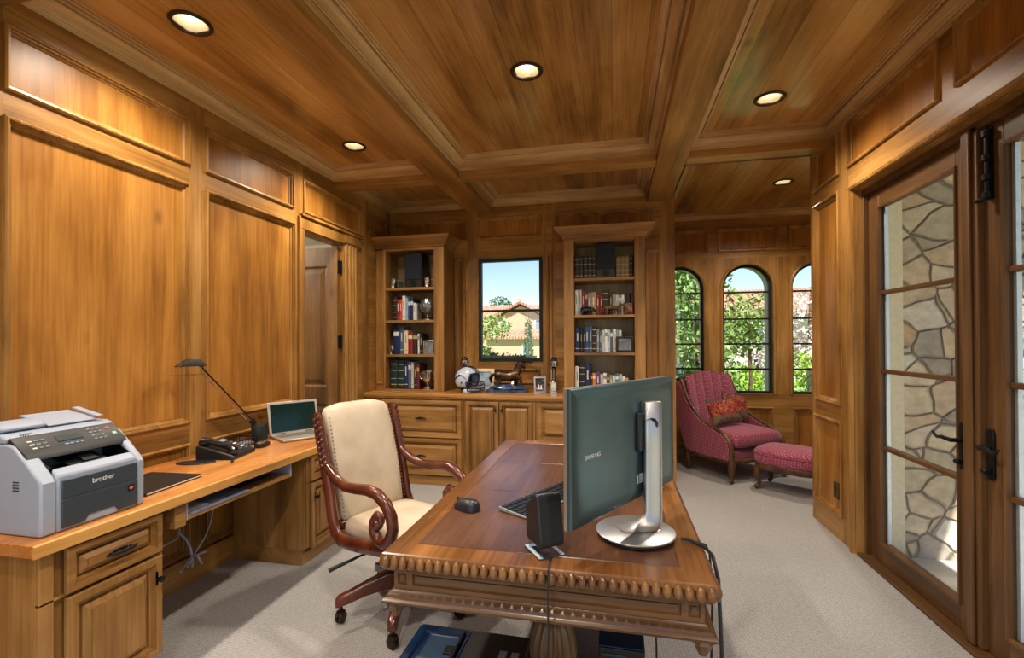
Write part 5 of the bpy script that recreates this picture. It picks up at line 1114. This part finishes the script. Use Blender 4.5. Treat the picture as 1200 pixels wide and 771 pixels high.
m = MB(); m.box(-.087,.087,-.105,.3,.002,.30); obj('cabinet', m, BLUBLK, t, world=False, bevel=.004)
m = MB(); m.box(-.083,.083,-.112,-.1055,.006,.296); obj('front_panel', m, plain('subwoofer_front', lin(12,20,24), .3), t, world=False, bevel=.003)
m = MB(); m.box(-.07,.02,-.1145,-.1125,.266,.276); obj('slot', m, plain('slot_teal', lin(40,66,70), .3), t, world=False)

# ------------------------------------------------------------------ the desk chair
def desk_chair():
    t = thing('desk_chair', 'carved mahogany swivel armchair with cream leather seat and back', 'chair', (-1.13, 2.38, 0), R(-22.3))
    k = dict(world=False)
    for s in (-1, 1):
        y = s*.262
        # post and lower rail in one sweep
        m = MB(); pts = [(-.405,y,1.075),(-.385,y,1.0),(-.352,y,.88),(-.318,y,.76),(-.288,y,.64),(-.262,y,.52),(-.235,y,.455),(-.19,y,.428),(-.1,y,.425),(.02,y,.438),(.14,y,.455),(.22,y,.462)]
        m.tube(pts, [.022,.036,.038,.04,.036,.036,.04,.04,.036,.036,.036,.03], 12, flat=.62, up=(1,0,0)); obj('side_frame', m, MAH, t, ang=60, **k)
        m = MB()                                                     # carved leaves up the post
        for q in range(9):
            f = q/8; x = -.40+.068*f; z = 1.05-.24*f; m.superbox((x+.026, y+s*.012, z), (.022,.03,.03), .9, .9, 10, 6); m.superbox((x+.01, y+s*.025, z-.012), (.03,.016,.024), .9, .9, 10, 6)
        obj('carving', m, MAH, t, ang=70, **k)
        m = MB(); arm = [(-.315,y,.80),(-.27,y,.768),(-.21,y*1.02,.735),(-.13,y*1.04,.715),(-.04,y*1.05,.722),(.05,y*1.06,.732),(.12,y*1.05,.722),(.18,y*1.05,.685),(.215,y*1.04,.63),(.222,y*1.03,.57),(.2,y*1.02,.515),(.16,y,.485),(.11,y,.492),(.075,y,.53),(.075,y,.58),(.1,y,.612),(.13,y,.605),(.135,y,.58)]
        m.tube(arm, [.02,.026,.026,.026,.027,.028,.029,.029,.029,.029,.03,.03,.028,.026,.024,.024,.022,.014], 14, up=(0,1,0)); obj('armrest', m, MAH, t, ang=70, **k)
        m = MB(); m.sphere((.105,y,.572), .03, 14, 10, sc=(1,.95,1)); obj('scroll_boss', m, MAH, t, **k)
    # seat: wooden rail and domed cushion
    m = MB(); m.box(-.22,.27,-.238,.238,.405,.438); obj('seat_rail', m, MAH, t, bevel=.01, **k)
    m = MB(); m.superbox((.03,0,.465), (.56,.47,.11), .45, .28, 36, 14); m.xf(lambda v: Vector((v.x, v.y, v.z+(.022*(1-(v.y/.24)**2)*(1-((v.x-.03)/.3)**2) if v.z > .46 else 0)))); obj('seat', m, LEATH, t, ang=70, **k)
    # back: padded front and reverse, rolled top
    def bx(z): return -.255-.15*max(0, (z-.5)/.57)
    rings = []
    for z, w, d, off in ((.50,.205,.022,0),(.52,.215,.034,0),(.62,.216,.042,.006),(.78,.218,.044,.01),(.95,.22,.044,.006),(1.03,.222,.04,0),(1.065,.22,.036,-.004),(1.085,.205,.026,-.008),(1.094,.17,.012,-.01)):
        rr = []
        for q in range(28):
            th = 2*math.pi*q/28; rr.append((bx(z)+off+d*math.copysign(abs(math.cos(th))**.5, math.cos(th)), w*math.copysign(abs(math.sin(th))**.35, math.sin(th)), z+(.018*math.cos(math.pi*math.sin(th)/2) if z > 1.05 else 0)))
        rings.append(rr)
    m = MB(); m.loft(rings); obj('backrest', m, LEATH, t, ang=60, **k)
    m = MB(); m.box(bx(.5)-.02, bx(.5)+.03, -.235, .235, .455, .5); obj('back_rail', m, MAH, t, bevel=.008, **k)
    m = MB()
    for s in (-1, 1):
        for q in range(26):
            z = .53+q*.0205; m.superbox((bx(z)+.037, s*.214, z), (.009,.009,.009), 1, 1, 6, 4)
    obj('nailheads', m, GILT, t, **k)
    # swivel base: five arched legs on castors
    m = MB(); m.lathe([(.035,.41),(.035,.37),(.026,.36),(.026,.25),(.05,.235),(.058,.17),(.05,.12),(.0005,.11)], 24, (0,0,0)); m.box(-.1,.1,-.1,.1,.385,.404); obj('column', m, BLK, t, **k)
    m = MB(); m.tube([(-.04,-.05,.36),(-.1,-.2,.345),(-.15,-.36,.315)], [.006,.006,.012], 8); obj('tilt_lever', m, BLK, t, **k)
    for q in range(5):
        a = R(214+22.3+72*q); ca, sa = math.cos(a), math.sin(a)
        m = MB(); sec = []
        for r, zt, zb, w in ((.03,.235,.13,.034),(.1,.225,.14,.03),(.2,.19,.125,.027),(.29,.155,.1,.025),(.335,.142,.09,.024),(.352,.125,.088,.018)):
            sec.append([(r*ca-y*sa, r*sa+y*ca, z) for y, z in ((-w,zb),(w,zb),(w,zt-.01),(w*.6,zt),(-w*.6,zt),(-w,zt-.01))])
        m.loft(sec); l = obj('leg', m, MAH, t, ang=50, bevel=.004, **k)
        cx, cy = .325*ca, .325*sa
        m = MB(); m.tube([(cx,cy,.089),(cx,cy,.06)], .011, 8); b2 = a+.9
        for s in (-1, 1):
            i0 = len(m.v); m.lathe([(.012,.0),(.027,.002),(.03,.008),(.027,.015),(.012,.017)], 16, (0,0,0)); m.xf(lambda v: Vector((cx-math.sin(b2)*s*(v.z+.003)+v.x*math.cos(b2), cy+math.cos(b2)*s*(v.z+.003)+v.x*math.sin(b2), .0315+v.y)), i0)
        i0 = len(m.v); m.superbox((0,0,.052), (.05,.044,.03), .7, .7, 12, 6); m.xf(lambda v: Vector((cx+v.x*math.cos(b2)-v.y*math.sin(b2), cy+v.x*math.sin(b2)+v.y*math.cos(b2), v.z)), i0)
        obj('caster', m, BRONZE, l, **k)
desk_chair()

# ------------------------------------------------------------------ armchair, cushions, footstool
def cabriole(x, y, z1, dx, dy, s=1):
    m = MB(); m.tube([(x,y,z1),(x+dx*.012,y+dy*.012,z1-.05),(x+dx*.016,y+dy*.016,z1*.62),(x,y,z1*.36),(x-dx*.006,y-dy*.006,z1*.2),(x+dx*.008,y+dy*.008,.035),(x+dx*.024,y+dy*.024,.022),(x+dx*.03,y+dy*.03,.0215)], [.03*s,.038*s,.036*s,.024*s,.019*s,.02*s,.021*s,.013*s], 12, up=(dx,dy,0)); return m
def armchair():
    t = thing('armchair', 'rose dotted armchair with channelled back and wooden frame by the arched windows', 'armchair', (1.28, 5.606, 0), R(-56.9)); k = dict(world=False)
    YN, YF_ = -.37, .40
    def wid(x): return 0
    side = [(-.40,1.0),(-.35,.90),(-.285,.785),(-.205,.69),(-.08,.597),(.08,.53),(.22,.488),(.295,.44),(.325,.36),(.332,.27)]
    lowr = [(-.30,.235),(-.2,.225),(0,.218),(.2,.22),(.332,.235)]
    backo = [(-.475,.97),(-.485,.85),(-.465,.70),(-.42,.52),(-.36,.36),(-.30,.235)]
    for s, y in ((-1, YN), (1, YF_)):
        out = side+[(.332,.235),(.2,.222),(0,.22),(-.2,.225),(-.30,.235)]+backo[::-1][1:]
        m = MB(); m.prism(out, 'y', y-s*.05, y+s*.012); obj('side_panel', m, PINK, t, ang=40, bevel=.01, **k)
        m = MB(); pts = [(x, y-s*.02, z) for x, z in [(-.445,1.015),(-.42,1.005)]+side]+[(.335,y-s*.02,.21)]
        m.tube(pts, [.03,.034]+[.026]*8+[.028,.03,.03], 12, up=(0,1,0), flat=1.0); obj('arm_rail', m, WALN, t, ang=60, **k)
        m = MB(); m.tube([(x, y-s*.012, z-.006) for x, z in lowr], .024, 10, up=(0,0,1), flat=.9); obj('side_rail', m, WALN, t, **k)
        m = cabriole(.325, y-s*.02, .25, .8, s*.3, 1.05); obj('leg', m, WALN, t, ang=70, **k)
        m = cabriole(-.29, y-s*.03, .25, -.8, s*.3); obj('leg', m, WALN, t, ang=70, **k)
    # crest rail, bowed upwards and backwards
    m = MB(); m.tube([(-.42-.035*math.sin(math.pi*f), YN-.01+(YF_-YN+.02)*f, 1.015+.058*math.sin(math.pi*f)) for f in [q/14 for q in range(15)]], [.03]*15, 12, up=(1,0,0), flat=.8); obj('crest_rail', m, WALN, t, ang=60, **k)
    # channelled inside back: five upright flutes
    n = 5; m = MB(); rows = []
    for j in range(13):
        f = j/12; z = .40+f*.655; rr = []
        xm = -.26-.15*f
        for q in range(n*8+1):
            g_ = q/(n*8); y = YN+.05+(YF_-YN-.1)*g_*1.0; bul = .04*abs(math.sin(math.pi*n*g_))**.5; e = (2*g_-1)
            zz = z+(.05*math.sin(math.pi*g_)*f); rr.append((xm+bul+.10*abs(e)**3*(1-f*.55), y, zz))
        rows.append(rr)
    m.loft(rows, False, False, False); i0 = len(m.v); obj('inside_back', m, PINK, t, ang=50, **k)
    m = MB(); bk = [[(x+.0, YN+.03+(YF_-YN-.06)*f, z+(.05*math.sin(math.pi*f) if z > .9 else 0)) for f in [q/10 for q in range(11)]] for x, z in backo]; m.loft(bk, False, False, False); ob = obj('outside_back', m, PINK, t, **k); so = ob.modifiers.new('thick', 'SOLIDIFY'); so.thickness = .02; so.offset = 0
    m = MB(); m.box(-.29,.318, YN+.055, YF_-.055, .225, .33); obj('seat_deck', m, PINK, t, bevel=.02, **k)
    m = MB(); m.tube([(.325, YN+.02, .235)]+[(.325+.02*math.sin(math.pi*f), YN+(YF_-YN)*f, .225) for f in (.2,.4,.6,.8)]+[(.325, YF_-.02, .235)], .024, 10, flat=.8); obj('front_rail', m, WALN, t, **k)
    m = MB(); m.superbox((.047,.015,.425), (.60,YF_-YN-.10,.17), .42, .22, 40, 14); m.xf(lambda v: Vector((v.x+(.015 if v.x > .3 else 0), v.y, v.z+(.025*(1-((v.y-.015)/.35)**2)*(1-((v.x-.05)/.33)**2) if v.z > .42 else 0)))); obj('seat_cushion', m, PINK, t, ang=70, **k)
armchair()
def pillow(c, W, Hh, rz, tilt, roll, label, band):
    t = thing('throw_pillow', label, 'cushion', c, R(rz), 'tapestry throw pillows on the armchair')
    def puff(u, v): return .065*max(0, (1-abs(u)**2.6))**.55*max(0, (1-abs(v)**2.6))**.55+.004
    n = 16
    def pos(u, v, s):
        q = 1-.06*(1-abs(u))*abs(v)-.06*(1-abs(v))*abs(u)
        p = Vector((s*puff(u, v), u*W/2*q, v*Hh/2*q)); p = Matrix.Rotation(R(roll), 4, 'X') @ p; p = Matrix.Rotation(R(tilt), 4, 'Y') @ p; return p
    def patch(name, mat, f):
        m = MB()
        for s in (-1, 1):
            for i in range(n):
                for j in range(n):
                    u0, u1, v0, v1 = -1+2*i/n, -1+2*(i+1)/n, -1+2*j/n, -1+2*(j+1)/n
                    if f((v0+v1)/2): m.poly([pos(u0,v0,s), pos(u1,v0,s), pos(u1,v1,s), pos(u0,v1,s)])
        obj(name, m, mat, t, world=False, ang=80)
    patch('cover', TAPE, lambda v: -.4 < v < .78); patch('border_band', BORDER, lambda v: v <= -.4); patch('top_band', plain('pillow_top', lin(70,60,64), .8), lambda v: v >= .78)
armq = lambda x, y, z: (1.28+.546*x+.838*y, 5.606-.838*x+.546*y, z)
pillow(armq(.012,-.128,.69), .38, .29, -56.9-4, -24, 4, 'front red paisley pillow at the near side of the armchair', 0)
pillow(armq(-.125,.18,.705), .34, .32, -56.9+3, -22, -14, 'tilted red paisley pillow behind the other, at the far side of the armchair', 1)
def ottoman():
    t = thing('ottoman', 'rose dotted footstool with curved wooden legs in front of the armchair', 'footstool', (1.685, 5.0, 0), R(-36.9)); k = dict(world=False)
    # local x runs along the near edge, y away from the viewer
    out = []
    for q in range(49):
        th = 2*math.pi*q/48; x = .30*math.copysign(abs(math.cos(th))**.42, math.cos(th)); y = .20*math.copysign(abs(math.sin(th))**.42, math.sin(th)); y += (-.05 if y < 0 else .0)*(1-(x/.31)**2)*min(1, abs(y)/.15); out.append((x, y))
    out = out[:-1]
    rg = lambda sc, z: [(x*sc, y*sc, z) for x, y in out]
    m = MB(); m.loft([rg(.965,.215),rg(.99,.235),rg(1.0,.262),rg(.985,.268)]); obj('rail', m, WALN, t, ang=50, **k)
    m = MB(); m.loft([rg(.975,.269),rg(1.015,.285),rg(1.025,.32),rg(1.02,.355),rg(1.0,.365)]); obj('upholstered_band', m, PINK, t, ang=60, **k)
    m = MB(); m.loft([rg(1.0,.3655),rg(1.022,.372),rg(1.02,.382),rg(.96,.405),rg(.8,.424),rg(.5,.438),rg(.2,.443)]); obj('top_cushion', m, PINK, t, ang=60, **k)
    m = MB(); m.tube([(x*1.022, y*1.022, .366) for x, y in out], .006, 6, closed=True); obj('welt', m, PINK, t, **k)
    for sx in (-1, 1):
        for sy in (-1, 1): m = cabriole(sx*.255, sy*.155, .24, sx*.7, sy*.7, .95); obj('leg', m, WALN, t, ang=70, **k)
ottoman()
# ------------------------------------------------------------------ outside
def leafcloud(m, c, r, n, s, mi=0):
    for _ in range(n):
        while True:
            p = Vector((random.uniform(-1,1), random.uniform(-1,1), random.uniform(-1,1)))
            if .25 < p.length < 1: break
        q = Vector((c[0]+p.x*r[0], c[1]+p.y*r[1], c[2]+p.z*r[2])); a = Vector((random.gauss(0,1), random.gauss(0,1), random.gauss(0,1))).normalized(); b = a.cross(Vector((random.gauss(0,1), random.gauss(0,1), random.gauss(0,1)))).normalized()
        u = s*random.uniform(.6,1.3); m.poly([tuple(q-a*u), tuple(q+b*u*.45), tuple(q+a*u), tuple(q-b*u*.45)], mi)
def tree(x, y, z0, h, blobs, leaf, label, name='tree', s=.09, n=420, trunk=.08):
    t = thing(name, label, 'tree' if 'tree' in name or 'cypress' in name else 'shrub', (x, y, z0), 0, 'garden planting outside the windows')
    if trunk:
        m = MB(); m.tube([(0,0,0),(trunk*.5,0,h*.35),(-trunk*.4,0,h*.6),(0,0,h*.85)], [trunk,trunk*.8,trunk*.6,trunk*.2], 8); obj('trunk', m, BARK, t, world=False)
    m = MB()
    for bx, by, bz, rx, ry, rz in blobs: leafcloud(m, (bx,by,bz), (rx,ry,rz), int(n), s)
    obj('foliage', m, leaf, t, world=False, smooth=False, fix=False)
G0 = -.35
m = MB(); m.box(-40, 40, YA+.17, 70, G0-.2, G0); m.box(XE+.15, 40, -10, YA+.17, G0-.2, G0); tag(struct('ground_garden', m, LAWN))
m = MB(); m.box(1.801, XE+.3, -3, 3.719, -.2, -.03); m.box(XE+.3, 9, -3, 4.1, -.2, -.031); struct('floor_patio', m, PAVE)
m = MB(); m.box(1.755, 2.5, -3, 3.719, 3.08, 3.2); struct('patio_shade_slab', m, STUC)  # slab added overhead out of view, cut short to shape the sunlight
# stone wall of the patio with an arched opening
m = MB(); ax, ar, azs = 3.72, .75, 1.75; n = 16; yy0, yy1 = 3.72, 4.18
arc = [(ax-ar*math.cos(math.pi*q/n), azs+ar*math.sin(math.pi*q/n)) for q in range(n+1)]
m.box(1.756, ax-ar, yy0, yy1, -.03, 3.08); m.box(ax+ar, 7.5, yy0, yy1, -.03, 3.08); m.box(ax-ar, ax+ar, yy0+.002, yy1, -.03, .62)
for (a, b), (c, d) in zip(arc, arc[1:]):
    m.poly([(a,yy0,b),(c,yy0,d),(c,yy0,3.08),(a,yy0,3.08)]); m.poly([(a,yy1,b),(a,yy1,3.08),(c,yy1,3.08),(c,yy1,d)]); m.poly([(a,yy0,b),(a,yy1,b),(c,yy1,d),(c,yy0,d)])
struct('wall_patio', m, STONE, fix=False)
m = MB(); m.box(1.756, 1.90, 3.62, 3.718, -.03, 3.07); m.box(1.756, 1.81, 3.585, 3.62, -.03, 3.07); struct('trim_outer_jamb', m, plain('cream_jamb', lin(214,200,170), .6))
m = MB(); m.box(3.4, 9, 6.8, 6.95, G0, 2.6); struct('wall_courtyard', m, STUC)
# wall around the arched windows on the outside: plain reveal
m = MB()
for c in ARCH:
    o_ = arch_outline(c, AR+.14, AZ0-.05, AZS); i_ = arch_outline(c, AR+.004, AZ0-.05, AZS); y1, y2 = YA+.165, YA+.36
    m.loft([[(p[0],y1,p[1]) for p in i_], [(p[0],y2,p[1]) for p in i_], [(p[0],y2,p[1]) for p in o_], [(p[0],y1,p[1]) for p in o_]], False, False, False)
struct('wall_reveal', m, plain('grey_stucco', lin(196,196,192), .9), fix=True)
# neighbour's house seen through the square window
def house():
    t = thing('house', 'pale stucco house with red tile gable roof seen through the square window', 'house', (-6.5, 32, G0)); 
    m = MB(); m.prism([(-8.6,G0),(-4.2,G0),(-4.2,2.9),(-6.34,4.0),(-8.6,2.9)], 'y', 32, 38); m.box(-14, -8.6, 34, 42, G0, 3.0); m.box(-4.2, 4, 35, 42, G0, 3.3); m.box(-8.3,-4.0,30.2,31.99,G0,1.7); obj('walls', m, plain('warm_stucco', lin(190,160,134), .9), t)
    m = MB(); 
    for s in (-1, 1):
        x1 = -6.34+s*2.5; z1 = 4.12-2.5*.5
        m.prism([(-6.34,4.12),(-6.34,4.3),(x1,z1+.18),(x1,z1)] if s > 0 else [(-6.34,4.3),(-6.34,4.12),(x1,z1),(x1,z1+.18)], 'y', 31.6, 38.2)
    m.prism([(33,3.0),(38,4.72),(43,3.0),(38,4.9)][:0] or [(34.2,3.1),(38,4.55),(42,3.1)], 'x', -14.2, 4.2); m.prism([(29.9,1.65),(29.9,1.8),(32,2.35),(32,2.2)], 'x', -8.6, -3.7); obj('roof', m, TILE, t, smooth=False)
    m = MB(); m.box(-7.75,-7.25,36,36.5,3.6,4.85); m.box(-7.82,-7.18,35.95,36.55,4.85,4.97); obj('chimney', m, plain('chimney_stucco', lin(236,226,208), .9), t)
    for x0, x1, z0, z1, y in ((-5.35,-4.75,1.9,3.0,31.99),(-7.9,-7.3,2.0,2.9,31.99),(-5.9,-5.2,.4,1.35,30.19)):
        m = MB(); m.ring((x0,y,z0),(1,0,0),(0,0,1),(0,-1,0),x1-x0,z1-z0,[(0,-.02),(0,.03),(.06,.03),(.06,.005)],False); w = obj('window', m, plain('window_white', lin(220,216,206), .6), t)
        m = MB(); m.box(x0+.06,x1-.06,y-.004,y-.001,z0+.06,z1-.06); m.box((x0+x1)/2-.02,(x0+x1)/2+.02,y-.02,y-.005,z0+.06,z1-.06); obj('pane', m, plain('pane_dark', lin(120,132,146), .15), w)
house()
def house2():
    t = thing('house', 'pale house with a brown-red tile roof seen through the middle arched window', 'house', (8, 24, G0))
    m = MB(); m.box(3.5, 14, 24, 32, G0, 2.75); obj('walls', m, plain('grey_stucco_house', lin(206,196,184), .9), t)
    m = MB(); m.prism([(23.2,2.65),(23.2,2.85),(28,4.3),(32.8,2.85),(32.8,2.65)], 'x', 3.0, 14.5); obj('roof', m, TILE, t, smooth=False)
    m = MB(); n = 12; o_ = [(-.5,0)]+[(-.5*math.cos(math.pi*q/n), 1.0+.5*math.sin(math.pi*q/n)) for q in range(n+1)]+[(.5,0)]; m.prism([(6.75+a, 1.0+b) for a, b in o_], 'y', 23.96, 23.999); obj('window', m, plain('blue_window', lin(90,140,180), .2), t)
house2()
tree(-3.95, 13.0, G0, 2.9, [(0,0,2.0,.75,.6,.55),(.55,0,2.25,.6,.5,.4),(-.5,.1,1.5,.6,.5,.5),(.2,.2,1.3,.5,.4,.4)], LEAF[0], 'loose green tree outside the square window', s=.07, n=330, trunk=.05)
tree(-3.25, 18.0, G0, 2.9, [(0,0,1.5,.19,.19,1.45)], LEAF[2], 'slim cypress outside the square window, right of the tree', 'cypress', s=.06, n=900, trunk=.03)
t = thing('planter_hedge', 'clipped dark hedge low outside the square window', 'hedge', (-1.6, 7.6, G0), 0, 'garden planting outside the windows')
m = MB(); m.box(-.75,.33,-.2,.2,0,1.58); obj('core', m, LEAF[2], t, world=False)
m = MB(); leafcloud(m, (-.2,0,1.45), (.6,.25,.2), 700, .03); obj('foliage', m, LEAF[2], t, world=False, smooth=False, fix=False)
tree(-11.5, 47, G0, 7.0, [(0,0,5.1,1.4,1.2,1.5)], LEAF[2], 'dark round treetop above the far roof', s=.2, n=500)
tree(1.5, 9.2, G0, 3.6, [(0,0,2.7,.7,.6,.75),(.1,.2,1.9,.65,.6,.7),(-.3,0,3.2,.5,.5,.5),(.3,.1,1.2,.5,.5,.6)], LEAF[0], 'tall leafy tree outside the first arched window', s=.07, n=520, trunk=.06)
tree(1.95, 11.5, G0, 2.6, [(0,0,1.2,.6,.5,.9),(.0,0,.7,.7,.5,.6)], LEAF[2], 'dark conifer low outside the first arched window', s=.07, n=600)
tree(2.75, 10.5, G0, 3.2, [(0,0,2.35,.5,.5,.5),(-.1,.1,1.9,.45,.45,.4)], LEAF[0], 'leafy branches outside the middle arched window, left side', s=.07, n=420, trunk=.05)
tree(3.05, 12.0, G0, 1.6, [(0,0,.8,.5,.4,.45)], LEAF[1], 'bright yellow-green bush outside the middle arched window', 'bush', s=.06, n=700, trunk=.02)
tree(3.15, 10.2, G0, 1.2, [(0,0,.55,.42,.35,.35)], LEAF[3], 'pale blossoming bush outside the middle arched window', 'bush', s=.05, n=700, trunk=.02)
tree(3.5, 9.2, G0, .9, [(0,0,.5,.32,.3,.3)], LEAF[1], 'small bright bush just outside the middle arched window sill', 'bush', s=.045, n=600, trunk=.02)
tree(3.95, 14.5, G0, 3.0, [(0,0,1.5,.6,.5,.9),(.3,0,1.1,.5,.5,.7)], LEAF[3], 'silvery blossoming tree outside the middle arched window, right side', s=.07, n=520)
tree(4.1, 11.2, G0, 1.9, [(0,0,1.1,.5,.4,.5)], LEAF[1], 'bright green shrub outside the right arched window', 'bush', s=.06, n=600, trunk=.02)
tree(4.9, 13.2, G0, 3.6, [(0,0,2.2,.7,.6,1.0),(-.3,0,1.5,.6,.5,.7)], LEAF[3], 'tall silvery tree outside the right arched window', s=.08, n=620)
tree(3.3, 17.5, G0, 2.6, [(0,0,1.2,1.0,.6,1.0)], LEAF[3], 'pale shrubbery farther back in the garden', 'bush', s=.09, n=700, trunk=.02)
tree(2.3, 16.5, G0, 4.6, [(0,0,2.7,1.0,.8,1.5)], LEAF[0], 'broad garden tree behind the first arched window', s=.11, n=1300)
m = MB(); m.box(3.05, 3.6, 8.0, 8.4, G0, 1.03); struct('wall_garden', m, STONE)

# ------------------------------------------------------------------ light, sky, camera
w = bpy.data.worlds.new('sky'); scn.world = w; w.use_nodes = True; nt = w.node_tree; bg = nt.nodes['Background']
sk = nt.nodes.new('ShaderNodeTexSky'); sk.sky_type = 'NISHITA'; sk.sun_disc = False; sk.sun_elevation = R(52); sk.sun_rotation = R(200); sk.air_density = 1.0; sk.dust_density = .15; sk.ozone_density = 2.0
nt.links.new(sk.outputs[0], bg.inputs[0]); bg.inputs[1].default_value = SKY_S
sl = bpy.data.lights.new('sun', 'SUN'); sl.energy = SUN_S; sl.angle = R(.6); sl.color = (1,.95,.86); so = bpy.data.objects.new('sun', sl); col.objects.link(so)
so.rotation_euler = Vector((-.26, .62, -.95)).to_track_quat('-Z', 'Y').to_euler()
c = bpy.data.cameras.new('camera'); co = bpy.data.objects.new('camera', c); col.objects.link(co); scn.camera = co
FPX, YAW, PIT, ROL, CYP, HC = 547.15, R(12.2813), R(.38977), R(-.26356), 397.05, 1.46
c.sensor_fit = 'HORIZONTAL'; c.sensor_width = 36; c.lens = FPX/1200*36; c.shift_y = (CYP-385.5)/1200; c.clip_start = .05; c.clip_end = 300
cy_, sy_ = math.cos(YAW), math.sin(YAW); r_ = Vector((cy_, sy_, 0)); F_ = Vector((-sy_, cy_, 0)); U_ = Vector((0,0,1))
F2 = F_*math.cos(PIT)+U_*math.sin(PIT); U2 = U_*math.cos(PIT)-F_*math.sin(PIT); r3 = r_*math.cos(ROL)+U2*math.sin(ROL); U3 = U2*math.cos(ROL)-r_*math.sin(ROL)
mt = Matrix((r3, U3, -F2)).transposed().to_4x4(); mt.translation = (0, 0, HC); co.matrix_world = mt
vs = scn.view_settings; vs.view_transform = 'Standard'; vs.look = 'None'; vs.gamma = 1; vs.use_curve_mapping = False; vs.exposure = EXPO
scn.cycles.max_bounces = 10; scn.cycles.diffuse_bounces = 6; scn.cycles.transparent_max_bounces = 16; scn.cycles.sample_clamp_indirect = 6; scn.cycles.use_denoising = True; scn.cycles.caustics_reflective = False; scn.cycles.caustics_refractive = False
